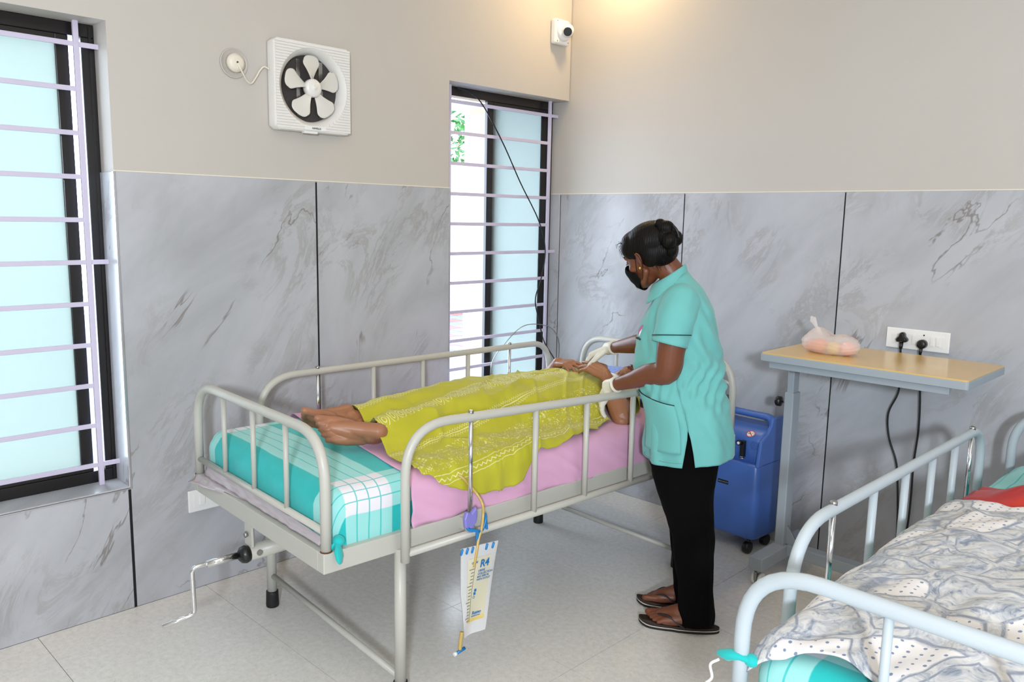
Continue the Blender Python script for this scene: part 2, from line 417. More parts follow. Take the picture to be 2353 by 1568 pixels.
    def grid(s, fn, nu, nv, uvfn=None):   # fn(a,b)->(pos,uv)
        b = len(s.v)
        for i in range(nv + 1):
            for j in range(nu + 1):
                p, uv = fn(j / nu, i / nv); s.addv(p, uv)
        for i in range(nv):
            for j in range(nu):
                o = b + i * (nu + 1) + j; s.face((o, o + 1, o + nu + 2, o + nu + 1))
        return s
    def prism(s, poly, axis, a0, a1):  # poly list of (p,q) in the two other axes
        n = len(poly); b = len(s.v)
        for a in (a0, a1):
            for p, q in poly:
                s.v.append({'x': (a, p, q), 'y': (p, a, q), 'z': (p, q, a)}[axis])
        s.face([b + i for i in range(n)][::-1], False); s.face([b + n + i for i in range(n)], False)
        for i in range(n):
            k = (i + 1) % n; s.face((b + i, b + k, b + n + k, b + n + i), False)
        return s
    def mesh(s, name):
        m = bpy.data.meshes.new(name); m.from_pydata(s.v, [], s.f); m.update()
        m.polygons.foreach_set('use_smooth', s.sm)
        if s.uv:
            l = m.uv_layers.new(name='UVMap'); idx = np.empty(len(m.loops), dtype=np.int32); m.loops.foreach_get('vertex_index', idx)
            arr = np.array([s.uv.get(i, (0, 0)) for i in range(len(s.v))], dtype=np.float32)[idx]
            l.data.foreach_set('uv', arr.ravel())
        import bmesh
        bm = bmesh.new(); bm.from_mesh(m)
        if not s.uv: bmesh.ops.recalc_face_normals(bm, faces=bm.faces)
        bm.to_mesh(m); bm.free()
        return m

def obj(name, mb, mat, parent=None, bevel=0, solid=0, sub=0, loc=None, rotz=0, matrix=None, bseg=2, remesh=0, smooth=0, kind=None):
    me = mb if isinstance(mb, bpy.types.Mesh) else mb.mesh(name)
    if not me.materials: me.materials.append(mat)
    o = bpy.data.objects.new(name, me); COL.objects.link(o)
    if parent is not None: o.parent = parent
    if loc is not None: o.location = loc
    if rotz: o.rotation_euler = (0, 0, rotz)
    if matrix is not None: o.matrix_world = matrix
    if remesh:
        md = o.modifiers.new('remesh', 'REMESH'); md.mode = 'VOXEL'; md.voxel_size = remesh; md.use_smooth_shade = True
        if smooth:
            md = o.modifiers.new('smooth', 'SMOOTH'); md.factor = 0.5; md.iterations = smooth
    if bevel:
        md = o.modifiers.new('bevel', 'BEVEL'); md.width = bevel; md.segments = bseg; md.limit_method = 'ANGLE'; md.angle_limit = 0.7
        md.harden_normals = False
        for p in me.polygons: p.use_smooth = False
    if solid:
        md = o.modifiers.new('solid', 'SOLIDIFY'); md.thickness = solid; md.offset = 0
    if sub:
        md = o.modifiers.new('sub', 'SUBSURF'); md.levels = sub; md.render_levels = sub
    if kind: o['kind'] = kind
    return o

def thing(name, label, cat, loc=(0, 0, 0), rotz=0, group=None, matrix=None):
    o = bpy.data.objects.new(name, None); COL.objects.link(o); o.empty_display_size = 0.05
    o.location = loc; o.rotation_euler = (0, 0, rotz)
    if matrix is not None: o.matrix_world = matrix
    return tag(o, label, cat, group)
def tag(o, label, cat, group=None):
    o['label'] = label; o['category'] = cat
    if group: o['group'] = group
    return o
def struct(name, mb, mat, **kw):
    o = obj(name, mb, mat, **kw)
    if kw.get('parent') is None: o['kind'] = 'structure'
    return o
def sempty(name, loc=(0, 0, 0)):
    o = bpy.data.objects.new(name, None); COL.objects.link(o); o.location = loc; o['kind'] = 'structure'; return o
def fillet(pts, r, n=6):
    pts = [V3(p) for p in pts]; out = [pts[0]]
    for i in range(1, len(pts) - 1):
        a, b, c = pts[i - 1], pts[i], pts[i + 1]; rr = r[i - 1] if isinstance(r, (list, tuple)) else r
        d1 = (a - b); d2 = (c - b); rr = min(rr, d1.length * 0.49 if len(pts) > 3 else d1.length * 0.95, d2.length * 0.95)
        p0 = b + d1.normalized() * rr; p2 = b + d2.normalized() * rr
        for k in range(n + 1):
            t_ = k / n; out.append(p0 * (1 - t_) ** 2 * 1.0 + (b * 2 * t_ * (1 - t_)) + p2 * t_ ** 2)
    out.append(pts[-1]); return out
def catmull(P, n=8):
    P = [V3(p) for p in P]; Q = [P[0] * 2 - P[1]] + P + [P[-1] * 2 - P[-2]]; out = []
    for i in range(1, len(Q) - 2):
        a, b, c, d = Q[i - 1:i + 3]
        for k in range(n):
            t_ = k / n; out.append(0.5 * ((2 * b) + (c - a) * t_ + (2 * a - 5 * b + 4 * c - d) * t_ * t_ + (3 * b - a - 3 * c + d) * t_ ** 3))
    out.append(P[-1]); return out
def interp(x, tab):
    if x <= tab[0][0]: return tab[0][1]
    for (a, p), (b, q) in zip(tab, tab[1:]):
        if x <= b:
            t_ = (x - a) / (b - a); t_ = t_ * t_ * (3 - 2 * t_); return p + (q - p) * t_
    return tab[-1][1]
def nz(x, y=0.0, z=0.0): return noise.noise(V3((x, y, z)))
def text_obj(name, s, size, mat, matrix, parent=None, ext=0.0004, bold=False, shear=0.0, align='LEFT', sx=1.0):
    cu = bpy.data.curves.new(name, 'FONT'); cu.body = s; cu.size = size; cu.extrude = ext; cu.align_x = align; cu.shear = shear
    if bold: cu.offset = size * 0.02
    tmp = bpy.data.objects.new(name + '_tmp', cu); COL.objects.link(tmp)
    bpy.context.view_layer.update()
    dg = bpy.context.evaluated_depsgraph_get()
    me = bpy.data.meshes.new_from_object(tmp.evaluated_get(dg)); me.name = name
    bpy.data.objects.remove(tmp); bpy.data.curves.remove(cu)
    me.transform(Matrix.Diagonal((sx, 1, 1, 1))); me.transform(matrix)
    me.materials.clear(); me.materials.append(mat)
    o = bpy.data.objects.new(name, me); COL.objects.link(o)
    if parent is not None: o.parent = parent
    return o
def frame_m(o, x, y, z):  # matrix from origin and axes
    m = Matrix.Identity(4)
    for i, a in enumerate((V3(x).normalized(), V3(y).normalized(), V3(z).normalized())):
        for k in range(3): m[k][i] = a[k]
    for k in range(3): m[k][3] = o[k]
    return m

# ================================================================== ROOM SHELL
XE, YE, ZC, T = 5.2, -5.6, 3.06, 1.635
W1a, W1b, W1z0, W1z1 = -4.02, -2.43, 0.48, 2.143
W2a, W2b, W2z0, W2z1 = -0.874, 0.0, 0.48, 2.143
fl = struct('floor', MB().box((-0.3, YE - 0.2, -0.15), (XE + 0.2, 0.2, -0.012)), M['floor_grout'])
tile_me = None
g = 0.0010
for i in range(-1, 9):
    for j in range(-1, 9):
        x0 = 0.209 - 0.61 + 0.61 * i + 0.0; x1 = x0 + 0.61; y1 = -0.332 + 0.61 - 0.61 * j; y0 = y1 - 0.61
        x0c, x1c, y0c, y1c = max(x0, 0.0), min(x1, XE), max(y0, YE), min(y1, 0.0)
        if x1c - x0c < 0.02 or y1c - y0c < 0.02: continue
        obj('floor_tile', MB().box((x0c + g, y0c + g, -0.014), (x1c - g, y1c - g, 0.0)), M['floor'], fl, bevel=0)
ce = struct('ceiling', MB().box((-0.3, YE - 0.2, ZC), (XE + 0.2, 0.2, ZC + 0.12)), M['ceil'])
# left wall with two window openings (plastered part, a hair behind the tile face)
mb = MB(); xo, xi = -0.22, -0.006
mb.box((xo, W2a, W2z1), (xi, 0.0, ZC)); mb.box((xo, W2a, 0), (xi, 0.0, W2z0 - 0.006))
mb.box((xo, W1b, 0), (xi, W2a, ZC)); mb.box((xo, W1a, W1z1), (xi, W1b, ZC)); mb.box((xo, W1a, 0), (xi, W1b, W1z0 - 0.006))
mb.box((xo, YE, 0), (xi, W1a, ZC))
wl_ = struct('wall_left', mb, M['wall'])
wr_ = struct('wall_right', MB().box((-0.22, 0.006, 0), (XE, 0.2, ZC)), M['wall'])
struct('wall_back', MB().box((-0.22, YE - 0.2, 0), (XE + 0.2, YE, ZC)), M['wall'])
struct('wall_near', MB().box((XE, YE, 0), (XE + 0.2, 0.2, ZC)), M['wall'])
mi = 0
def panel(parent, lo, hi):
    global mi
    mi += 1
    return obj('marble_tile', MB().box(lo, hi), M['marble'][mi % 4], parent, bevel=0.0012, bseg=1)
def grout(parent, lo, hi): return obj('grout', MB().box(lo, hi), M['grout'], parent)
J = 0.0042
grout(wl_, (-0.0055, W1b + 0.004, 0.001), (-0.0018, W2a - 0.004, T - 0.004))
grout(wl_, (-0.0055, YE, 0.001), (-0.004, W1b + 0.004, 0.472)); grout(wl_, (-0.0055, W2a - 0.004, 0.001), (-0.004, -0.001, 0.472))
panel(wl_, (-0.004, -1.616 + J, 0.0), (0, -0.874 + 0.001, T)); panel(wl_, (-0.004, W1b, 0.0), (0, -1.616 - J, T))
panel(wl_, (-0.004, -0.871, 0.0), (0, 0, 0.474))
y = -2.436
while y > YE + 0.1:
    y2 = max(y - 0.80, YE); panel(wl_, (-0.004, y2 + J, 0), (0, y - J, 0.472)); y = y2
grout(wr_, (-0.15, 0.0042, 0.001), (XE, 0.0055, T - 0.004))
xs = [-0.150, -0.052, 0.771, 1.575, 2.379, 3.183, 3.987, 4.79, XE]
for a, b in zip(xs, xs[1:]): panel(wr_, (a + J * 0.7, 0.0, 0.0), (b - J * 0.7, 0.0042, T))
# paint ledge above the tiles
obj('tile_edge', MB().box((-0.006, W1b, T), (-0.0005, W2a, T + 0.004)), M['cream_pl'], wl_)
obj('tile_edge', MB().box((-0.15, 0.0005, T), (XE, 0.006, T + 0.004)), M['cream_pl'], wr_)
# window reveals in tile (lower) with bright metal corner trim
panel(wl_, (-0.125, W1b - 0.006, W1z0), (-0.001, W1b + 0.0005, T - 0.002))
panel(wl_, (-0.125, W1a, W1z0 - 0.008), (0.004, W1b - 0.003, W1z0))
panel(wl_, (-0.125, W2a + 0.003, W2z0 - 0.008), (0.004, -0.001, W2z0))
obj('corner_trim', MB().box((-0.004, W1b - 0.007, W1z0 - 0.006), (0.003, W1b + 0.004, T)), M['trim'], wl_, bevel=0.002)
obj('corner_trim', MB().box((-0.004, W1a, W1z0 - 0.012), (0.004, W1b + 0.004, W1z0 - 0.003)), M['trim'], wl_, bevel=0.002)
obj('corner_trim', MB().box((-0.004, W2a - 0.001, W2z0), (0.002, W2a + 0.004, T)), M['trim'], wl_, bevel=0.001)

def window(name, ya, yb, z0, z1, openings):
    r = sempty(name, (-0.13, (ya + yb) / 2, z0)); ox, oy, oz = r.location
    def L(lo, hi): return (lo[0] - ox, lo[1] - oy, lo[2] - oz), (hi[0] - ox, hi[1] - oy, hi[2] - oz)
    fw = 0.045
    for lo, hi in (((-0.19, ya, z0), (-0.125, yb, z0 + fw)), ((-0.19, ya, z1 - fw), (-0.125, yb, z1)), ((-0.19, ya, z0 + fw), (-0.125, ya + fw, z1 - fw)), ((-0.19, yb - fw, z0 + fw), (-0.125, yb, z1 - fw))):
        obj('window_frame', MB().box(*L(lo, hi)), M['alu'], r, bevel=0.003)
    # rails proud of the frame
    for yy in (ya + 0.012, yb - 0.020):
        obj('frame_ridge', MB().box(*L((-0.125, yy, z0 + 0.01), (-0.119, yy + 0.008, z1 - 0.01))), M['alu'], r)
    for (a, b, x0, mat) in openings:   # sliding sashes
        s_ = 0.042; sa = obj('sash', MB().box(*L((x0, a, z0 + fw), (x0 + 0.022, a + s_, z1 - fw))).box(*L((x0, b - s_, z0 + fw), (x0 + 0.022, b, z1 - fw)))
            .box(*L((x0, a + s_, z0 + fw), (x0 + 0.022, b - s_, z0 + fw + 0.02))).box(*L((x0, a + s_, z1 - fw - 0.02), (x0 + 0.022, b - s_, z1 - fw))), M['alu'], r, bevel=0.002)
        obj('frosted_pane', MB().box(*L((x0 + 0.009, a + s_ - 0.004, z0 + fw + 0.014), (x0 + 0.013, b - s_ + 0.004, z1 - fw - 0.014))), mat, sa)
    return r
wn1 = window('window_1', W1a, W1b, W1z0, W1z1, [(-3.30, -2.515, -0.150, M['frost']), (-4.0, -3.24, -0.178, M['frost'])])
wn2 = window('window_2', W2a, W2b, W2z0, W2z1, [(-0.505, -0.042, -0.150, M['frost2'])])
# second sash of window 2 slid behind the first
s2 = MB(); ox, oy, oz = wn2.location
s2.box((-0.178 - ox, -0.475 - oy, 0.0 + 0.045), (-0.156 - ox, -0.433 - oy, W2z1 - W2z0 - 0.045))
obj('sash', s2, M['alu'], wn2, bevel=0.002)

def grille(name, ya, yb, yv, long_b, parent):
    r = parent; ox, oy, oz = r.location; x = -0.088
    for k in range(11):
        z = 2.064 - 0.1505 * k
        e = yb if (k % 5 == 0) else yv
        obj('grille_bar', MB().box((x - 0.004 - ox, ya - oy, z - 0.0085 - oz), (x + 0.004 - ox, e - oy, z + 0.0085 - oz)), M['grille'], r, bevel=0.0015)
    for yy in [yv] + long_b:
        obj('grille_upright', MB().box((x - 0.0065 - ox, yy - 0.009 - oy, W1z0 - oz), (x + 0.0065 - ox, yy + 0.009 - oy, W1z1 - oz)), M['grille'], r, bevel=0.0015)
grille('g1', W1a, W1b, -2.503, [-3.95, -3.22], wn1)
grille('g2', W2a, W2b, -0.066, [-0.803], wn2)

# ---- outside seen through the open half of window 2
og = struct('ground_outside', MB().box((-11, -3, -0.3), (-0.22, 11, -0.17)), M['paver'])
for i in range(13):
    for j in range(12):
        if abs((-4.2 - i * 0.3) - (-(2.6 + j * 0.3) - 1.6)) > 1.0: continue
        obj('paving_stone', MB().box((-4.5 - i * 0.3, 2.5 + j * 0.3, -0.17), (-4.5 - i * 0.3 + 0.28, 2.5 + j * 0.3 + 0.28, -0.155)), M['paver_r' if (i * 7 + j * 3) % 4 == 0 else 'paver'], og)
ow = struct('wall_outside', MB().box((-1.50, 0.56, -0.17), (-0.22, 0.75, 2.26)), M['outwall'])
so = struct('trim_1', MB().box((-1.55, 0.2, 2.26), (-0.22, 0.8, 2.38)).box((-1.0, -0.95, 2.26), (-0.22, 0.2, 2.38)), M['soffit'])
cw = struct('wall_compound', MB().box((-8.0, 3.0, -0.17), (-7.8, 9.5, 2.42)), M['outwall'])
def shrub(x, y, h, seed, lab):
    rnd = random.Random(seed)
    r = thing('garden_shrub', lab, 'shrub', (x, y, -0.17), 0)
    st = MB()
    for k in range(5):
        a = rnd.uniform(0, 2 * PI); st.tube([(0, 0, 0), (0.15 * math.cos(a), 0.15 * math.sin(a), h * 0.5), (0.30 * math.cos(a), 0.30 * math.sin(a), h * 0.85)], [0.02, 0.014, 0.006], 6)
    obj('stem', st, M['rust'], r)
    lf = MB()
    for k in range(1100):
        a = rnd.uniform(0, 2 * PI); rr = 0.7 * math.sqrt(rnd.random()); z = h * rnd.uniform(0.3, 1.02); c = V3((rr * math.cos(a), rr * math.sin(a), z))
        d = V3((rnd.uniform(-1, 1), rnd.uniform(-1, 1), rnd.uniform(-0.3, 1))).normalized(); sd = d.orthogonal().normalized(); L_ = rnd.uniform(0.10, 0.20)
        b = len(lf.v); lf.v += [tuple(c), tuple(c + d * L_ * 0.5 + sd * L_ * 0.22), tuple(c + d * L_), tuple(c + d * L_ * 0.5 - sd * L_ * 0.22)]; lf.face((b, b + 1, b + 2, b + 3), False)
    obj('foliage', lf, M['leaf'], r, kind='stuff')
shrub(-8.8, 6.9, 4.0, 3, 'leafy green shrub outside, seen through the open half of the narrow window')

# ================================================================== WALL FITTINGS
# exhaust fan on the left wall
FY, FZ = -1.648, 2.008
fan = thing('exhaust_fan', 'white square exhaust fan with five blades high on the cream wall', 'exhaust fan', (0, FY, FZ))
hw, hh, fd, rr_ = 0.178, 0.176, 0.047, 0.154
mb = MB(); N_ = 64; ring_o = []; ring_i = []
for k in range(N_):
    a = 2 * PI * (k + 0.5) / N_; c, s_ = math.cos(a), math.sin(a); m_ = 1 / max(abs(c) / hw, abs(s_) / hh)
    ring_o.append((c * m_, s_ * m_)); ring_i.append((c * rr_, s_ * rr_))
# front plate around the round opening, side skirts, and flared duct
rings = [[(-0.002, p, q) for p, q in ring_o], [(fd - 0.004, p, q) for p, q in ring_o], [(fd, p * 0.985, q * 0.985) for p, q in ring_o],
         [(fd, p * 1.02, q * 1.02) for p, q in ring_i], [(fd - 0.003, p, q) for p, q in ring_i], [(0.03, p * 0.90, q * 0.90) for p, q in ring_i], [(0.002, p * 0.86, q * 0.86) for p, q in ring_i]]
mb.loft(rings); ho = obj('housing', mb, M['fan_pl'], fan)
for p in ho.data.polygons: p.use_smooth = abs(p.center.x - fd) > 0.002 and p.center.x < 0.044
rb = MB()
for k in range(31):
    z = -hh + 0.011 + k * (2 * hh - 0.022) / 30; zz = abs(z)
    half = math.sqrt(max(0, (rr_ * 1.03) ** 2 - zz * zz)) if zz < rr_ * 1.03 else 0
    for a, b in ((-hw + 0.006, -half), (half, hw - 0.006)):
        if b - a > 0.004: rb.box((fd - 0.001, a, z - 0.0034), (fd + 0.0045, b, z + 0.0034))
obj('grille_ribs', rb, M['fan_pl'], fan, kind='stuff')
obj('back_plate', MB().lathe((0.0012, 0, 0), (1, 0, 0), [(0, 0.136), (0.002, 0.136)], 40), M['dark'], fan)
for yy in (-0.05, 0.055): obj('mount_bar', MB().box((0.003, yy - 0.009, -0.112), (0.010, yy + 0.009, 0.112)), M['steel'], fan)
obj('motor_housing', MB().lathe((0.003, 0, 0), (1, 0, 0), [(0, 0.03), (0.018, 0.034), (0.02, 0.034)], 24), M['dark'], fan)
obj('hub', MB().lathe((0.02, 0, 0), (1, 0, 0), [(0, 0.036), (0.012, 0.037), (0.024, 0.037), (0.031, 0.033), (0.034, 0.02), (0.035, 0.006), (0.0365, 0.005), (0.0365, 0.001)], 32), M['fan_pl'], fan)
for k in range(5):
    a0 = PI / 2 + 0.04 + k * 2 * PI / 5
    bl = MB()
    def bf(a, b):
        e = abs(2 * a - 1); r = 0.034 + 0.095 * b * (1 - 0.16 * e ** 4)
        wd = (0.27 + 0.02 * b) * (1 + 0.55 * b) * (1 - 0.22 * max(0, (b - 0.7) / 0.3) ** 3)
        ang = a0 + (a - 0.5) * 2 * wd; x = 0.036 + (a - 0.5) * 0.016 * (1.2 - 0.4 * b)
        return (x, r * math.cos(ang), r * math.sin(ang)), None
    bl.grid(bf, 18, 16); obj('blade', bl, M['fan_bl'], fan, solid=0.0022)
lp = obj('name_plate', MB().box((fd, -0.049, -hh + 0.006), (fd + 0.006, 0.052, -hh + 0.024)), M['white_pl'], fan, bevel=0.001)
text_obj('lettering', 'HAVELLS', 0.0105, M['ink_dark'], frame_m((fd + 0.0064, -0.015, -hh + 0.011), (0, 1, 0), (0, 0, 1), (1, 0, 0)), lp, bold=True)
obj('latch', MB().box((fd - 0.02, -0.048, -hh - 0.007), (fd + 0.001, 0.014, -hh + 0.002)), M['white_pl'], fan, bevel=0.0015)

rose = thing('cord_outlet', 'round white cord outlet on the cream wall left of the fan', 'outlet', (0, -1.968, 2.066))
obj('cover_disc', MB().lathe((-0.007, 0, 0), (1, 0, 0), [(0, 0.056), (0.007, 0.056), (0.009, 0.0545), (0.009, 0.0525), (0.0078, 0.052), (0.0078, 0.03)], 40), M['wall'], rose)
obj('cap', MB().lathe((0.004, 0, 0), (1, 0, 0), [(0, 0.036), (0.015, 0.035), (0.021, 0.026), (0.0225, 0.024), (0.024, 0.015), (0.0245, 0.005)], 36), M['cream_pl'], rose)
obj('screw_hole', MB().lathe((0.027, 0, 0), (1, 0, 0), [(0, 0.0045), (0.0016, 0.0045)], 12), M['dark'], rose)
cord = MB().tube(catmull([(0.028, -1.968, 2.064), (0.03, -1.953, 2.035), (0.015, -1.925, 2.005), (0.010, -1.905, 1.998), (0.008, -1.885, 2.02), (0.008, -1.865, 2.052), (0.010, -1.848, 2.068), (0.014, -1.828, 2.061)], 8), 0.0032, 8)
tag(obj('fan_cord', cord, M['cream_pl']), 'thin white cord looping from the round outlet to the fan', 'cord')

# security camera
cc = thing('security_camera', 'white dome security camera with dark lens near the wall corner', 'security camera', (0, -0.11, 2.487))
obj('base_box', MB().box((-0.006, -0.060, -0.066), (0.034, 0.055, 0.064)), M['white_pl'], cc, bevel=0.012, bseg=4)
obj('collar', MB().lathe((0.030, 0.0, 0.0), (1, 0, 0), [(0, 0.05), (0.012, 0.049), (0.022, 0.042), (0.024, 0.03)], 36), M['white_pl'], cc)
dv = (V3((1.9, -1.9, -0.95))).normalized()
ball = obj('eyeball', MB().ell((0.062, 0.0, 0.002), 0.036, 0.036, 0.036), M['white_pl'], cc)
obj('lens_ring', MB().lathe(V3((0.062, 0, 0.002)) + dv * 0.026, dv, [(0, 0.026), (0.014, 0.0255), (0.0165, 0.023)], 32), M['white_pl'], cc)
obj('lens', MB().lathe(V3((0.062, 0, 0.002)) + dv * 0.0425, dv, [(0, 0.0225), (0.0012, 0.0225), (0.0016, 0.02)], 32), M['black_pl'], cc)
for yy, zz in ((-0.046, 0.05), (0.042, -0.052), (-0.046, -0.052)): obj('screw', MB().lathe((0.034, yy, zz), (1, 0, 0), [(0, 0.0035), (0.0008, 0.0035)], 10), M['steel'], cc)

# loose cable over the window grille
pts = [(-0.115, -0.73, 2.138), (-0.085, -0.66, 2.115), (-0.074, -0.587, 2.06), (-0.074, -0.44, 1.883), (-0.074, -0.305, 1.687), (-0.074, -0.15, 1.48), (-0.074, -0.093, 1.32), (-0.07, -0.125, 1.162), (-0.07, -0.17, 1.041), (-0.07, -0.13, 0.91), (-0.06, -0.10, 0.80),
       (0.03, -0.10, 0.70), (0.10, -0.12, 0.62)]
tag(obj('window_cable', MB().tube(catmull(pts, 8), 0.0034, 6), M['black_pl']), 'thin black cable hanging slack across the grille of the narrow window', 'cable')
pts = [(0.0, -0.06, 0.62), (0.06, -0.10, 0.78), (0.07, -0.16, 0.88), (0.06, -0.25, 0.92), (0.04, -0.38, 0.92), (0.03, -0.50, 0.84), (0.03, -0.60, 0.74), (0.04, -0.60, 0.60)]
tag(obj('loose_wire', MB().tube(catmull(pts, 8), 0.0022, 6), M['steel']), 'thin loose wire arching behind the far bed rail', 'cable')

# wall boxes
def switchboard(name, label, matrix, w_, h_, mods):
    r = thing(name, label, 'switchboard', matrix=matrix)
    obj('plate', MB().box((-w_ / 2, -h_ / 2, 0.0), (w_ / 2, h_ / 2, 0.011)), M['white_pl'], r, bevel=0.003)
    obj('inner_frame', MB().box((-w_ / 2 + 0.02, -h_ / 2 + 0.018, 0.011), (w_ / 2 - 0.02, h_ / 2 - 0.018, 0.0122)), M['white_pl'], r, bevel=0.0008)
    for k, (cx, kind, wd) in enumerate(mods):
        if kind == 'switch':
            obj('switch', MB().box((cx - wd / 2, -0.018, 0.0122), (cx + wd / 2, 0.018, 0.0165), Matrix.Rotation(0.06, 3, 'X')), M['white_pl'], r, bevel=0.0012)
        else:
            obj('socket_hole', MB().lathe((cx, wd, 0.0115), (0, 0, 1), [(0, 0.0032), (0.0012, 0.0032)], 12), M['black_pl'], r)
    return r
mR = frame_m((1.921, 0.0, 1.035), (1, 0, 0), (0, 0, 1), (0, -1, 0))
switchboard('switchboard', 'long white switchboard on the marble wall above the table', mR, 0.244, 0.084, [(-0.088, 'switch', 0.02), (-0.012, 'switch', 0.014), (0.058, 'switch', 0.014), (0.080, 'switch', 0.014), (0.025, 'hole', 0.022)])
mL = frame_m((0.0, -2.105, 0.366), (0, 1, 0), (0, 0, 1), (1, 0, 0))
switchboard('power_socket', 'white power socket low on the marble wall behind the foot of the bed', mL, 0.232, 0.088, [(-0.062, 'switch', 0.022), (-0.022, 'hole', 0.004), (-0.004, 'hole', 0.004), (-0.013, 'hole', 0.02)])
# plugs and their cables
pl = thing('three_pin_plug', 'black three-lobed plug with cable in the left socket above the table', 'plug', (1.868, -0.014, 1.038))
mb = MB(); n_ = 36; pr_ = []
for k in range(n_):
    a = 2 * PI * k / n_; r_ = 0.019 + 0.0055 * math.cos(3 * (a - PI / 2)); pr_.append((r_ * math.cos(a), r_ * math.sin(a) + 0.001))
mb.loft([[(p * s_, -y_, q * s_) for p, q in pr_] for y_, s_ in ((0, 0.96), (0.016, 1.0), (0.026, 0.95), (0.031, 0.7))], cap=True)
obj('plug_body', mb, M['black_pl'], pl)
obj('cable_grip', MB().tube([(0, -0.018, -0.015), (0, -0.02, -0.034), (0, -0.02, -0.044)], [0.0085, 0.0075, 0.006], 12), M['black_pl'], pl)
obj('cable', MB().tube(catmull([(0, -0.02, -0.043), (0.002, -0.018, -0.09), (0.005, -0.014, -0.22), (-0.028, -0.012, -0.32), (-0.018, -0.012, -0.42), (0.02, -0.012, -0.52), (0.035, -0.012, -0.62), (0.05, -0.014, -0.80), (0.055, -0.018, -1.0), (0.06, -0.03, -1.035)], 8), 0.0042, 8), M['black_pl'], pl)
pl = thing('round_plug', 'round dark plug with cable in the right socket above the table', 'plug', (1.9455, -0.014, 1.022))
obj('plug_body', MB().lathe((0, 0, 0), (0, -1, 0), [(0, 0.0185), (0.014, 0.0185), (0.024, 0.017), (0.027, 0.012), (0.028, 0.003)], 28), M['black_pl'], pl)
obj('cable_grip', MB().tube([(0, -0.016, -0.012), (-0.001, -0.018, -0.03), (-0.001, -0.018, -0.042)], [0.0075, 0.0065, 0.005], 12), M['black_pl'], pl)
obj('cable', MB().tube(catmull([(-0.001, -0.018, -0.041), (0.003, -0.014, -0.12), (0.014, -0.012, -0.24), (0.018, -0.012, -0.36), (0.012, -0.012, -0.50), (0.014, -0.012, -0.64), (0.012, -0.012, -0.76), (0.0, -0.014, -0.88), (-0.002, -0.02, -1.018)], 8), 0.0042, 8), M['black_pl'], pl)
# warm lamp in the corner, just above the frame
lm = thing('corner_lamp', 'small round warm ceiling lamp near the corner', 'lamp', (0.40, -0.24, ZC))
obj('lamp_ring', MB().lathe((0, 0, 0), (0, 0, -1), [(0, 0.075), (0.02, 0.075), (0.026, 0.066), (0.026, 0.06)], 36), M['white_pl'], lm)

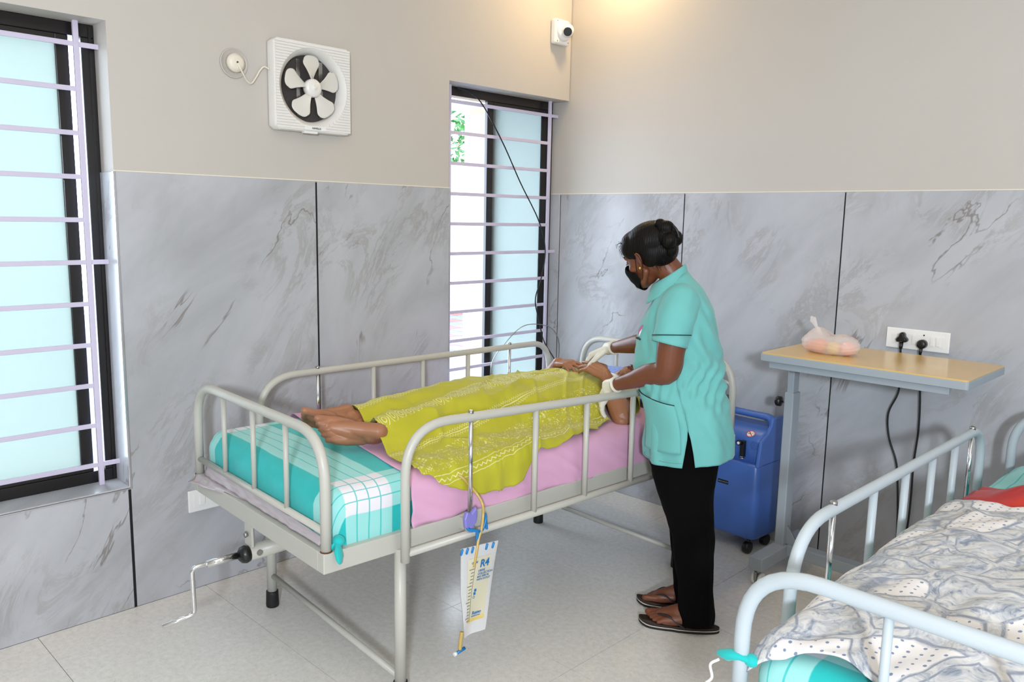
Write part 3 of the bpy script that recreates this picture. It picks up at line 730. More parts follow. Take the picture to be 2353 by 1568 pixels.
# ================================================================== BEDS
BED_ROT = -math.radians(2.9)
BU = V3((math.cos(BED_ROT), math.sin(BED_ROT), 0)); BV = V3((-math.sin(BED_ROT), math.cos(BED_ROT), 0))
BO = V3((1.150, -2.333, 0)) - BU * 0.46
def lerp(a, b, t): return a + (b - a) * t
def make_bed(label, loc, rotz, paint, LEN, rails, legs, zo=0.0, hw=0.475, crank=True, group=None):
    r = thing('hospital_bed', label, 'bed', loc, rotz, group)
    z0, z1 = 0.49 + zo, 0.55 + zo; t_ = 0.035
    for s_ in (-1, 1):
        a, b = sorted((s_ * hw, s_ * (hw - t_)))
        obj('side_beam', MB().box((a, 0.0, z0), (b, LEN, z1)), paint, r, bevel=0.003)
    for v in (0.0, LEN - t_):
        obj('end_beam', MB().box((-hw + t_, v, z0), (hw - t_, v + t_, z1)), paint, r, bevel=0.002)
    obj('deck', MB().box((-hw + t_, t_, z0 + 0.025), (hw - t_, LEN - t_, z0 + 0.032)), paint, r)
    for v, nm in ((0.018, 'footboard'), (LEN - 0.018, 'headboard')):
        zt = 0.888 + zo; pu = hw - 0.017
        fb = obj(nm, MB().tube(fillet([(-pu, v, z1 - 0.01), (-pu, v, zt), (pu, v, zt), (pu, v, z1 - 0.01)], 0.15, 10), 0.0155, 16), paint, r)
        obj('cross_tube', MB().tube([(-pu, v, 0.607 + zo), (pu, v, 0.607 + zo)], 0.011, 12), paint, fb)
        for u in (-0.225, 0.0, 0.225):
            obj('spindle', MB().tube([(u, v, 0.607 + zo), (u, v, zt - 0.004)], 0.0085, 12), paint, fb)
        for u in (-pu, pu): obj('weld_rust', MB().lathe((u, v, z1), (0, 0, 1), [(0, 0.0175), (0.004, 0.0158)], 16), M['rust'], fb)
    for (u, va, vb, zt, sag, sp, rods, zb) in rails:
        s_ = 1 if u > 0 else -1
        zt += zo; zb += zo
        zz = lambda v: zt - sag * (v - va)
        P = fillet([(u, va, zb - 0.025), (u, va, zt), (u, vb, zz(vb)), (u, vb, zb - 0.025)], [0.16, 0.13], 10)
        q = obj('side_rail', MB().tube(P, 0.0145, 14), paint, r)
        obj('lower_tube', MB().tube([(u, va, zb), (u, vb, zb)], 0.0125, 12), paint, q)
        for v in sp: obj('rail_spindle', MB().tube([(u, v, zb), (u, v, zz(v) - 0.004)], 0.0105, 12), paint, q)
        for v in rods:
            obj('support_rod', MB().tube([(u, v, 0.555 + zo), (u, v, zz(v) + 0.004)], 0.0072, 12), M['chrome'], q)
            obj('rod_cap', MB().lathe((u, v, zz(v) + 0.008), (0, 0, 1), [(0, 0.009), (0.012, 0.009), (0.014, 0.006)], 12), M['steel'], q)
            obj('rod_socket', MB().lathe((u - s_ * 0.002, v, 0.505 + zo), (0, 0, 1), [(0, 0.017), (0.05, 0.017), (0.052, 0.015)], 16).box((min(u - s_ * 0.002, s_ * hw), v - 0.012, 0.51 + zo), (max(u - s_ * 0.002, s_ * hw), v + 0.012, 0.545 + zo)), paint, q)
    for pr_ in legs:
        ends = []
        for (u, v) in pr_:
            lg = obj('leg', MB().tube([(u, v, 0.05), (u, v, z0 + 0.01)], 0.0185, 16), paint, r)
            obj('rubber_foot', MB().lathe((u, v, 0.0), (0, 0, 1), [(0, 0.0235), (0.006, 0.0245), (0.05, 0.023), (0.062, 0.0225), (0.063, 0.018)], 20), M['rubber'], lg)
            ends.append(V3((u, v, 0)))
        zc = (0.125, 0.075)
        obj('stretcher', MB().tube([ends[0] + V3((0.01, 0, zc[0])), ends[1] + V3((-0.01, 0, zc[1]))], 0.0105, 12), paint, r)
    if crank:
        b_ = obj('crank_bracket', MB().box((-0.055, 0.004, 0.415 + zo), (-0.005, 0.012, z0 + 0.002)).tube([(-0.03, 0.0, 0.387 + zo), (-0.03, 0.26, 0.395 + zo)], 0.026, 16).tube([(-0.045, 0.014, 0.47 + zo), (-0.022, 0.014, 0.47 + zo), (-0.022, 0.014, 0.40 + zo)], 0.008, 8), paint, r)
        obj('bolt', MB().lathe((-0.028, -0.001, 0.455 + zo), (0, -1, 0), [(0, 0.010), (0.008, 0.010), (0.010, 0.006)], 6), M['steel'], b_)
        obj('bolt', MB().lathe((-0.003, 0.03, 0.392 + zo), (1, 0, 0), [(0, 0.010), (0.004, 0.010)], 12), M['steel'], b_)
        obj('bush', MB().lathe((-0.03, 0.005, 0.387 + zo), (0, -1, 0), [(0, 0.026), (0.012, 0.030), (0.026, 0.026), (0.034, 0.016)], 24), M['black_pl'], b_)
        ck = obj('crank_handle', MB().tube(fillet([(-0.035, -0.02, 0.388 + zo), (-0.043, -0.178, 0.384 + zo), (-0.052, -0.172, 0.222 + zo), (-0.058, -0.272, 0.213 + zo)], 0.02, 6), 0.0078, 14), M['chrome'], r)
        obj('sleeve', MB().tube([(-0.034, -0.034, 0.388 + zo), (-0.039, -0.132, 0.385 + zo)], 0.0118, 16), M['chrome'], ck)
    return r

bed1 = make_bed('grey metal hospital bed with a patient lying on it', BO, BED_ROT, M['bed'], 2.08,
    [(0.513, 0.251, 1.87, 0.889, 0.036, (0.782, 1.036, 1.294, 1.56), (0.499, 1.72), 0.497),
     (-0.505, 0.275, 1.855, 0.865, -0.003, (0.793, 1.054, 1.316), (0.528, 1.58), 0.497)],
    [((-0.362, 0.24), (0.470, 0.262)), ((-0.335, 1.64), (0.43, 1.74))])
B2O = V3((2.83, -2.146, 0))
bed2 = make_bed('grey metal hospital bed in the right foreground under a grey printed cover', B2O, 0.0, M['bed2'], 1.96,
    [(-0.53, 0.30, 1.70, 0.862, 0.004, (0.75, 0.98, 1.20, 1.41), (0.50, 1.58), 0.497), (0.53, 0.30, 1.70, 0.862, 0.0, (0.78, 1.02, 1.25), (0.50, 1.60), 0.497)],
    [((-0.36, 0.30), (0.36, 0.30)), ((-0.36, 1.60), (0.36, 1.60))], zo=-0.036, hw=0.508, crank=False)

def fold(s, half, r):  # -> (position, drop)
    a = abs(s); sg = 1 if s >= 0 else -1; q = half - r; L_ = r * PI / 2
    if a <= q: return s, 0.0
    if a <= q + L_:
        th = (a - q) / r; return sg * (q + r * math.sin(th)), r * (1 - math.cos(th))
    return sg * half, r + (a - q - L_)

def rbox_cloth(half_u, v0, v1, zb, ztf, r, wr, seed, nu=70, nv=120, nzs=8, out=0.0, open_bottom=True):
    """rounded mattress-shaped cloth shell with unwrapped metre UVs"""
    mb = MB(); cu, cv, cz = 0, (v0 + v1) / 2, 0
    import bmesh
    idx = {}
    def addp(u, v, z, nu_, nv_, nz_):
        top = ztf(u, v); z = zb + (top - zb) * z
        # rounded projection
        pu = max(-half_u + r, min(half_u - r, u)); pv = max(v0 + r, min(v1 - r, v)); pz = max(zb + r * 0.3, min(top - r, z))
        d = V3((u - pu, v - pv, z - pz)); 
        if d.length > 1e-6: d = d.normalized() * r
        p = V3((pu, pv, pz)) + d; n_ = d.normalized() if d.length > 1e-6 else V3((0, 0, 1))
        f = wr * (nz(p.x * 5 + seed, p.y * 5, p.z * 9) + 0.5 * nz(p.x * 13, p.y * 13 + seed, p.z * 16))
        side = 1 - abs(n_.z)
        f += side * wr * 1.2 * nz((p.x + p.y) * 14 + p.z * 12, seed)
        p += n_ * (f + out)
        drop = max(0, top - p.z); wu, wv = abs(n_.x), abs(n_.y); sm = wu + wv + 1e-6
        s = p.x + (1 if p.x > 0 else -1) * drop * (wu / sm) * min(1, sm * 1.5); t_ = p.y + (-1 if p.y < cv else 1) * drop * (wv / sm) * min(1, sm * 1.5)
        return mb.addv(p, (s, t_))
    top_i = [[addp(lerp(-half_u, half_u, j / nu), lerp(v0, v1, i / nv), 1, 0, 0, 1) for j in range(nu + 1)] for i in range(nv + 1)]
    for i in range(nv):
        for j in range(nu): mb.face((top_i[i][j], top_i[i][j + 1], top_i[i + 1][j + 1], top_i[i + 1][j]))
    per = [(j, 0) for j in range(nu)] + [(nu, i) for i in range(nv)] + [(j, nv) for j in range(nu, 0, -1)] + [(0, i) for i in range(nv, 0, -1)]
    prev = [top_i[i][j] for j, i in per]
    for k in range(1, nzs + 1):
        cur = [addp(lerp(-half_u, half_u, j / nu), lerp(v0, v1, i / nv), 1 - k / nzs, 0, 0, 0) for j, i in per]
        for a in range(len(per)):
            b = (a + 1) % len(per); mb.face((prev[a], cur[a], cur[b], prev[b]))
        prev = cur
    return mb

def ztop1(u, v):
    return 0.713 - 0.010 * v - 0.016 * min(1, max(0, (v - 0.9) / 0.4)) + 0.014 * math.cos(u / 0.45 * PI / 2) * min(1, max(0.0, (v) / 0.25)) - 0.03 * max(0, 1 - v / 0.10) ** 2
mt = MB().box((-0.43, 0.07, 0.524), (0.43, 2.00, 0.69)); 
tag(obj('mattress', mt, M['foam'], loc=BO, rotz=BED_ROT, bevel=0.03), 'mattress wrapped in the teal sheet under the lying patient', 'mattress')
ts = rbox_cloth(0.452, 0.035, 2.03, 0.532, ztop1, 0.052, 0.0022, 3.1)
tsh = obj('teal_sheet', ts, M['teal'], loc=BO, rotz=BED_ROT)
tag(tsh, 'teal checked bed sheet wrapped round the foot of the mattress', 'bed sheet')
kn = MB()
for ang, L_, w_ in ((-0.5, 0.055, 0.022), (0.6, 0.05, 0.02), (1.8, 0.03, 0.018)):
    d = V3((math.cos(ang) * 0.55, -abs(math.sin(ang)) * 0.5, -0.6)).normalized()
    kn.tube([V3((0, 0, 0)), d * L_ * 0.4, d * L_ * 0.8, d * L_], [0.010, w_ * 0.8, w_, w_ * 0.7], 12, capr=True, squash=((0.7, 0.7, 0.3), 0.45))
kn.ell((0, 0, 0), 0.02, 0.018, 0.016)
obj('corner_knot', kn, M['teal'], tsh, loc=(0.462, 0.055, 0.575))
for o_ in [bpy.data.objects['corner_knot']]:
    me = o_.data; l = me.uv_layers.new(name='UVMap'); l.data.foreach_set('uv', np.zeros(len(me.loops) * 2, dtype=np.float32))
# pale plastic sheet sticking out under the foot end
def linf(a, b):
    u = -0.45 + 0.62 * a; vv = 0.09 - 0.115 * b * (1 - a) ** 0.6 - 0.004 * b
    z = 0.562 + 0.012 * nz(u * 9, b * 2) * (1 - b) - 0.026 * b * (1 - a) - 0.004
    if vv > 0.0: z = max(z, 0.553)
    return (u, vv, z + 0.004 * nz(u * 30, vv * 30)), (u, vv)
tag(obj('plastic_sheet', MB().grid(linf, 40, 12), M['liner'], loc=BO, rotz=BED_ROT, solid=0.0015), 'pale pink plastic sheet sticking out under the foot of the mattress', 'plastic sheet')
lb = MB()
def linb(a, b):
    u = -0.42 + 0.84 * a; return (u, 0.030 - 0.012 * b + 0.006 * nz(u * 22, b * 3), 0.553 + 0.045 * (1 - b) * (1 - 0.5 * a) + 0.002), (u, b)
tag(obj('mattress_liner', lb.grid(linb, 60, 8), M['liner'], loc=BO, rotz=BED_ROT, solid=0.002), 'crumpled pale liner bunched below the teal sheet at the foot end', 'liner')

# pink draw sheet
def pinkf(a, b):
    s = -0.60 + 1.205 * a; v0_ = 0.308 + 0.07 * max(0, min(1, (0.36 - s) / 0.5)) * 0.9
    v = v0_ + (1.66 - v0_) * b
    half = 0.463; u, d = fold(s, half, 0.055); zt = ztop1(u * 0.95, v) + 0.0045
    zz = zt - d
    # gathers on the side and slack folds
    if d > 0.02:
        k = min(1, (d - 0.02) / 0.08); u += (1 if s > 0 else -1) * k * (0.012 * nz(v * 9 - d * 20, 3.3) + 0.009 * nz(v * 22 - d * 38, 1.3) + 0.005)
        zz += 0.014 * k * nz(v * 5, 8.1)
    zz += 0.0022 * nz(u * 9, v * 9) + (0.012 * math.exp(-((s + 0.43) / 0.06) ** 2) * (1 + nz(v * 7, 4)) )
    return (u, v, max(zz, 0.545)), (s, v)
tag(obj('pink_sheet', MB().grid(pinkf, 110, 150), M['pink'], loc=BO, rotz=BED_ROT, solid=0.002), 'pink draw sheet across the mattress under the patient', 'bed sheet')

# pillow
def pil(half_x, half_y, hz):
    mb = MB()
    def f(sgn):
        def g_(a, b):
            x = (a * 2 - 1); y = (b * 2 - 1); e = (max(0, 1 - x ** 4) ** 0.5) * (max(0, 1 - y ** 4) ** 0.5)
            return (x * half_x * (1 - 0.06 * y * y), y * half_y * (1 - 0.06 * x * x), sgn * hz * e + 0.004 * nz(x * 4, y * 4, sgn)), (x * half_x, y * half_y)
        return g_
    mb.grid(f(1), 24, 18); mb.grid(f(-1), 24, 18); return mb
t = NT('blue_striped_pillow'); uvn = t.add('ShaderNodeUVMap'); sp_ = t.add('ShaderNodeSeparateXYZ'); t.link(uvn.outputs[0], sp_.inputs[0])
st_ = t.math('FRACT', t.math('MULTIPLY', sp_.outputs[0], 38)); st2 = t.math('FRACT', t.math('MULTIPLY', sp_.outputs[1], 30))
c_ = t.mix(t.math('LESS_THAN', st_, 0.18), lin((138, 166, 232)), lin((92, 112, 200))); c_ = t.mix(t.math('MULTIPLY', t.math('LESS_THAN', st2, 0.14), 0.6), c_, lin((200, 214, 246)))
t.set(c_, 0.8); M['pillow'] = t.m
pw = pil(0.30, 0.19, 0.038)
po = obj('pillow', pw, M['pillow'], matrix=Matrix.Translation(BO + BU * -0.01 + BV * 1.835 + V3((0, 0, 0.742))) @ Matrix.Rotation(BED_ROT, 4, 'Z') @ Matrix.Rotation(0.05, 4, 'X'))
tag(po, "blue striped pillow under the patient's head", 'pillow')

# green cover over the patient
def body_h(u, v):   # height of the body above the mattress
    legs = 0.0
    wleg = interp(v, [(0.3, 0.042), (0.6, 0.06), (1.0, 0.085)]); hleg = interp(v, [(0.3, 0.085), (0.5, 0.095), (0.75, 0.115), (1.0, 0.125)])
    for cu_ in (0.175, -0.005):
        cc_ = lerp(cu_, 0.03 + (0.075 if cu_ > 0 else -0.085), min(1, max(0, (v - 0.3) / 0.7)))
        d = abs(u - cc_) / wleg; legs = max(legs, hleg * max(0, 1 - (d / 1.9) ** 2.2))
    wt = interp(v, [(0.8, 0.12), (1.1, 0.21), (1.6, 0.24)]); ht = interp(v, [(0.75, 0.0), (1.0, 0.122), (1.25, 0.130), (1.45, 0.128), (1.65, 0.115)])
    d = abs(u - 0.03) / wt; tor = ht * max(0, 1 - (d / 1.35) ** 3)
    return max(legs, tor)
def body_s(u, v):
    a = 0.0; n_ = 0
    for du in (-0.03, 0, 0.03):
        for dv in (-0.03, 0.03): a += body_h(u + du, v + dv); n_ += 1
    return max(a / n_, body_h(u, v) * 0.98 )
def greenf(a, b):
    vt = lerp(0.38, 1.5, b)
    smax = interp(vt, [(0.33, 0.45), (0.40, 0.475), (0.46, 0.515), (0.56, 0.545), (0.66, 0.575), (0.86, 0.570), (0.93, 0.500), (1.0, 0.475), (1.2, 0.455), (1.35, 0.42), (1.5, 0.36)])
    smin = interp(vt, [(0.3, -0.30), (0.5, -0.33), (0.9, -0.35), (1.5, -0.42)])
    smax += 0.012 * nz(vt * 9, 5.5)
    s = lerp(smin, smax, a)
    v0_ = interp(s, [(-0.36, 0.56), (-0.25, 0.47), (-0.12, 0.42), (0.0, 0.40), (0.07, 0.40), (0.12, 0.385), (0.19, 0.362), (0.24, 0.345), (0.33, 0.330), (0.5, 0.345)])
    v1_ = interp(s, [(-0.4, 1.60), (0.0, 1.56), (0.12, 1.54), (0.22, 1.46), (0.33, 1.36), (0.45, 1.30)])
    v = lerp(v0_, v1_, b)
    u, d = fold(s, 0.474, 0.06)
    h = body_s(u, v)
    edge_lift = 0.010
    zt = ztop1(u * 0.93, v) + 0.012
    z = zt - d + h * (1 if d < 0.01 else max(0, 1 - d * 8)) + 0.005
    # folds
    fl_ = 0.010 * nz(u * 5 + v * 3, v * 4, 2.2) + 0.012 * max(0, nz(u * 13 - v * 8, v * 5 + u * 3, 9.9)) + 0.010 * max(0, 1 - abs(nz(u * 7 + v * 5, v * 3, 4.4)) * 6) ** 2 + 0.004 * nz((u + v) * 22, (u - v) * 6)
    fl_ += 0.010 * max(0, min(1, (s - 0.28) / 0.12)) * nz(v * 11 + u * 7, 7.7) + 0.006 * abs(nz(v * 24 + u * 13, 1.7)) * max(0, min(1, (s - 0.3) / 0.1))
    lift = 0.020 * math.exp(-((s + 0.22) / 0.07) ** 2) * math.exp(-((b) / 0.18) ** 2) + 0.012 * math.exp(-((s + 0.30) / 0.04) ** 2)
    z += abs(fl_) * 1.2 + lift
    # rolled hem at the head end and near edge
    if d > 0.0: u += 0.007 + 0.012 * nz(v * 17, 2.9) * min(1, d * 10) + 0.008 * abs(nz(v * 9, 6.1)) * min(1, d * 14)
    z -= 0.012 * max(0, (b - 0.975) / 0.025)
    return (u, v, z), (s, v)
gc = obj('green_cover', MB().grid(greenf, 150, 200), M['green'], loc=BO, rotz=BED_ROT, solid=0.0022)
tag(gc, 'lime green printed cotton cover spread over the patient', 'cover')
# ---- second bed: mattress, sheet, printed cover, red sheet, pillow
def ztop2(u, v): return 0.672 + 0.01 * math.cos(u / 0.45 * PI / 2)
tag(obj('mattress', MB().box((-0.43, 0.07, 0.49), (0.43, 1.90, 0.655)), M['foam'], loc=B2O, bevel=0.03), 'mattress of the right foreground bed under its teal sheet', 'mattress')
t2 = rbox_cloth(0.474, 0.02, 1.92, 0.497, ztop2, 0.052, 0.005, 8.1, 60, 110)
t2o = obj('teal_sheet', t2, M['teal'], loc=B2O); tag(t2o, 'teal checked bed sheet on the right foreground bed', 'bed sheet')
k2 = MB().tube([(0, 0, 0), (-0.02, -0.01, 0.006), (-0.04, -0.012, 0.0), (-0.055, -0.01, -0.004)], [0.012, 0.014, 0.020, 0.014], 12, capr=True, squash=((0.2, 0.2, 1), 0.6)).ell((0, 0, 0), 0.015, 0.014, 0.013)
ko = obj('corner_knot', k2, M['teal'], t2o, loc=(-0.470, 0.02, 0.655)); l = ko.data.uv_layers.new(name='UVMap'); l.data.foreach_set('uv', np.zeros(len(ko.data.loops) * 2, dtype=np.float32))
obj('tie_string', MB().tube(catmull([(-0.52, -0.015, 0.65), (-0.535, -0.02, 0.635), (-0.53, -0.02, 0.61), (-0.54, -0.025, 0.595)], 6), 0.003, 6), M['white_pl'], t2o)
def patf(a, b):
    s = lerp(-0.485, 0.50, a)
    v0_ = interp(s, [(-0.47, 0.005), (-0.35, 0.050), (-0.2, 0.035), (0.0, 0.02), (0.5, 0.01)]) + 0.008 * math.sin(s * 17 + 1); v1_ = 1.13 + 0.03 * math.sin(s * 5) - 0.16 * max(0, s)
    t_ = lerp(v0_, v1_, b)
    u, du = fold(s, 0.486, 0.06); v = t_; dv = 0.0
    if v < 0.09:
        q = 0.09 - v; rr = 0.085
        if q < rr * PI / 2: dv = rr * (1 - math.cos(q / rr)); v = 0.09 - rr * math.sin(q / rr)
        else: v = 0.005; dv = rr + q - rr * PI / 2
    h = 0.0
    h += 0.115 * math.exp(-((u - 0.05) / 0.30) ** 2) * interp(v, [(0.15, 0.0), (0.55, 0.75), (0.85, 1.0), (1.2, 0.75)])
    h += 0.045 * math.exp(-((u + 0.33) / 0.14) ** 2) * interp(v, [(0.3, 0.0), (0.7, 1.0), (1.1, 0.6), (1.3, 0.3)])
    h += 0.05 * math.exp(-((u + 0.02) / 0.4) ** 2) * interp(v, [(0.0, 0.3), (0.3, 1.0), (0.7, 0)])
    z = ztop2(u, max(v, 0.1)) + 0.018 - du - dv + h * (1 - min(1, (du + dv) * 6))
    z += 0.022 * abs(nz(u * 5 + 2, v * 4)) + 0.014 * abs(nz(u * 9 - v * 5, v * 8, 4)) + 0.006 * nz(u * 22, v * 20)
    v -= 0.01 * abs(nz(u * 14, 3)) * min(1, dv * 10)
    return (u, v, z), (s, t_)
pc = obj('printed_cover', MB().grid(patf, 130, 150), M['pattern'], loc=B2O, solid=0.003)
tag(pc, 'grey blue printed cotton cover on the right foreground bed', 'cover')
def redf(a, b):
    u = lerp(-0.44, 0.42, a); v = lerp(1.10, 1.42 - 0.12 * a, b)
    z = ztop2(u, v) + 0.016 + 0.10 * math.exp(-((u + 0.20) / 0.17) ** 2) * math.sin(PI * min(1, b * 0.9 + 0.1)) ** 0.8 + 0.012 * abs(nz(u * 8, v * 9)) + 0.03 * a
    return (u, v, z), (u, v)
tag(obj('red_sheet', MB().grid(redf, 60, 30), M['red_sheet'], loc=B2O, solid=0.002), 'red plastic sheet lying beyond the printed cover on the right bed', 'plastic sheet')
def brf(a, b):
    u = lerp(-0.16, 0.44, a); v = lerp(1.04, 1.22 + 0.10 * a, b)
    z = ztop2(u, v) + 0.105 + 0.05 * math.sin(PI * b) + 0.03 * a * b + 0.016 * abs(nz(u * 9, v * 12, 7)) - 0.03 * (1 - a) ** 3
    return (u, v, z), (u, v)
t = NT('brown_floral_print'); vo = t.add('ShaderNodeTexVoronoi'); vo.inputs['Scale'].default_value = 60; t.link(t.coord(), vo.inputs['Vector'])
t.set(t.ramp(t.noise(vo.outputs['Position'], 40, 3), [(0.35, lin((84, 74, 58))), (0.5, lin((150, 140, 120))), (0.6, lin((190, 182, 166))), (0.68, lin((176, 84, 88)))]), 0.85); M['brown'] = t.m
tag(obj('brown_cloth', MB().grid(brf, 50, 24), M['brown'], loc=B2O, solid=0.004), 'folded brown floral cloth on the red sheet', 'cloth')
p2 = pil(0.32, 0.19, 0.06)
po2 = obj('pillow', p2, M['teal'], matrix=Matrix.Translation(B2O + V3((0.02, 1.62, 0.752))) @ Matrix.Rotation(0.10, 4, 'X')); tag(po2, 'teal checked pillow at the head of the right bed', 'pillow')

# ================================================================== OVERBED TABLE, FRUIT BAG
tb = thing('overbed_table', 'grey wheeled overbed table with a tan laminate top against the wall', 'table', (1.88, -0.29, 0))
zt = 0.985
top = MB(); pts_ = []
x0, x1, y0, y1, cr = -0.375, 0.38, -0.235, 0.215, 0.05
for cx, cy, a0 in ((x1 - 0.01, y0 + 0.01, -PI / 2), (x1 - 0.012, y1 - 0.012, 0), (x0 + cr, y1 - cr, PI / 2), (x0 + 0.012, y0 + 0.012, PI)):
    rr = cr if cx < 0 and cy > 0 else 0.011
    for k in range(6):
        a = a0 + PI / 2 * k / 5; pts_.append((cx + rr * math.cos(a), cy + rr * math.sin(a)))
obj('table_top', MB().prism(pts_, 'z', zt - 0.006, zt), M['wood'], tb, bevel=0.001)
pe = [(p * 1.006, q * 1.008) for p, q in pts_]
obj('edge_band', MB().prism(pe, 'z', zt - 0.034, zt - 0.0055), M['table'], tb, bevel=0.002)
ap = MB().box((x0 + 0.03, y0 + 0.018, zt - 0.062), (x1 - 0.06, y0 + 0.045, zt - 0.033)).box((x0 + 0.03, y1 - 0.045, zt - 0.062), (x1 - 0.06, y1 - 0.02, zt - 0.033)).box((x0 + 0.03, y0 + 0.045, zt - 0.062), (x0 + 0.05, y1 - 0.045, zt - 0.033))
obj('apron', ap, M['table'], tb, bevel=0.002)
cx = -0.34
obj('inner_column', MB().box((cx - 0.014, -0.025, 0.70), (cx + 0.014, 0.025, zt - 0.045)), M['table'], tb, bevel=0.003)
oc = obj('outer_column', MB().box((cx - 0.020, -0.032, 0.12), (cx + 0.020, 0.032, 0.795)), M['table'], tb, bevel=0.004)
obj('knob', MB().lathe((cx - 0.045, 0.0, 0.745), (-1, 0, 0), [(0, 0.010), (0.004, 0.021), (0.020, 0.022), (0.025, 0.018)], 20), M['black_pl'], oc)
obj('knob_screw', MB().tube([(cx - 0.046, 0, 0.745), (cx - 0.018, 0, 0.745)], 0.004, 8), M['steel'], oc)
obj('foot_bar', MB().box((cx - 0.028, -0.235, 0.072), (cx + 0.032, 0.20, 0.128)), M['table'], tb, bevel=0.004)
obj('cross_bar', MB().box((cx + 0.03, -0.02, 0.082), (0.34, 0.035, 0.132)), M['table'], tb, bevel=0.004)
obj('gusset', MB().prism([(cx + 0.02, 0.13), (cx + 0.075, 0.13), (cx + 0.02, 0.20)], 'y', -0.008, 0.008) if False else MB().loft([[(cx + 0.02, y_, 0.131), (cx + 0.075, y_, 0.131), (cx + 0.02, y_, 0.21)] for y_ in (-0.008, 0.008)], cap=True), M['table'], tb)
obj('foot_bar', MB().box((0.31, -0.235, 0.072), (0.37, 0.20, 0.128)), M['table'], tb, bevel=0.004)
for fx in (cx, 0.34):
    for fy in (-0.205, 0.17):
        c_ = obj('caster', MB().lathe((fx - 0.022, fy + 0.008, 0.026), (1, 0, 0), [(0, 0.02), (0.002, 0.026), (0.012, 0.026), (0.014, 0.02)], 20).lathe((fx + 0.006, fy + 0.008, 0.026), (1, 0, 0), [(0, 0.02), (0.002, 0.026), (0.012, 0.026), (0.014, 0.02)], 20), M['white_pl'], tb)
        obj('caster_fork', MB().box((fx - 0.006, fy - 0.018, 0.026), (fx + 0.005, fy + 0.016, 0.06)).lathe((fx, fy, 0.055), (0, 0, 1), [(0, 0.013), (0.018, 0.011)], 14), M['steel'], c_)

bg_o = V3((1.708, -0.345, zt))
pb = thing('plastic_bag', 'thin white knotted plastic bag of fruit on the table', 'bag', bg_o)
def bagf(a, b):
    th = 2 * PI * a; ph = PI * b
    x = 0.116 * math.cos(th) * math.sin(ph) ** 0.5; y_ = 0.062 * math.sin(th) * math.sin(ph) ** 0.5
    z = 0.038 - 0.038 * math.cos(ph)
    hump = 0.030 * math.exp(-((x + 0.055) / 0.045) ** 2) + 0.012 * math.exp(-((x - 0.06) / 0.05) ** 2) - 0.006
    z = z * (1 + b ** 1.5 * (0.42 * math.exp(-((x + 0.055) / 0.042) ** 2) - 0.10 * math.exp(-((x - 0.002) / 0.022) ** 2) + 0.12 * math.exp(-((x - 0.055) / 0.04) ** 2)))
    k = 1 + 0.05 * nz(th * 2.2, ph * 5) + 0.05 * abs(nz(x * 60, z * 60, y_ * 60))
    return (x * k, y_ * k, max(0.0012, z * (1 + 0.04 * nz(th * 3, ph * 6, 3)))), None
obj('bag_film', MB().grid(bagf, 60, 36), M['fruitbag'], pb)
kb = MB().tube([(-0.050, -0.01, 0.094), (-0.058, -0.01, 0.104), (-0.066, -0.01, 0.118), (-0.076, -0.008, 0.132), (-0.082, -0.006, 0.138)], [0.012, 0.006, 0.010, 0.015, 0.007], 14, capr=True, squash=((0, 1, 0), 0.5)).tube([(-0.052, -0.02, 0.100), (-0.040, -0.024, 0.094), (-0.035, -0.026, 0.084)], [0.006, 0.010, 0.006], 10, capr=True, squash=((0, 1, 0), 0.5))
obj('bag_knot', kb, M['fruitbag'], pb)
for nm, x, y_, r_, mt_, lb_ in (('orange', -0.036, -0.010, 0.032, 'orange', 'round orange at the left inside the plastic bag'), ('lemon', 0.020, -0.014, 0.028, 'yfruit', 'yellow fruit in the middle inside the plastic bag'), ('apple', 0.068, 0.0, 0.031, 'pinkfruit', 'pinkish fruit at the right end inside the plastic bag'), ('apple', -0.078, 0.012, 0.026, 'pinkfruit', 'pinkish fruit at the left end inside the plastic bag')):
    o_ = obj(nm, MB().ell((0, 0, 0), r_, r_, r_ * 0.93, None, 24, 16), M[mt_], loc=bg_o + V3((x, y_, r_ * 0.93 + 0.001))); tag(o_, lb_, 'fruit', 'fruit in the plastic bag')

# ================================================================== OXYGEN CONCENTRATOR
oxr = thing('oxygen_concentrator', 'blue oxygen concentrator on black casters behind the bed head', 'oxygen concentrator', (1.215, -0.135, 0), -0.05); oxr.scale = (1, 1, 0.955)
hx = 0.175; yf, yb = -0.105, 0.105
def sec(z):   # (half width, y front, y back) of the casing
    if z < 0.11: k = (z - 0.07) / 0.04; return hx - 0.010 * (1 - k), yf + 0.012 * (1 - k), yb
    if z <= 0.42: return hx, yf, yb
    return hx, yf, yb
def ring(z, yfront, hx_=hx, r=0.03, yback=yb):
    P = []
    for cx_, cy_, a0 in ((hx_ - r, yfront + r, -PI / 2), (hx_ - r, yback - r, 0), (-hx_ + r, yback - r, PI / 2), (-hx_ + r, yfront + r, PI)):
        for k in range(6):
            a = a0 + PI / 2 * k / 5; P.append((cx_ + r * math.cos(a), cy_ + r * math.sin(a), z))
    return P
low = MB().loft([ring(0.068, yf + 0.02, hx - 0.015), ring(0.075, yf + 0.006, hx - 0.004), ring(0.09, yf), ring(0.43, yf), ring(0.44, yf + 0.006), ring(0.441, yf + 0.03)], cap=True)
obj('lower_casing', low, M['blue'], oxr)
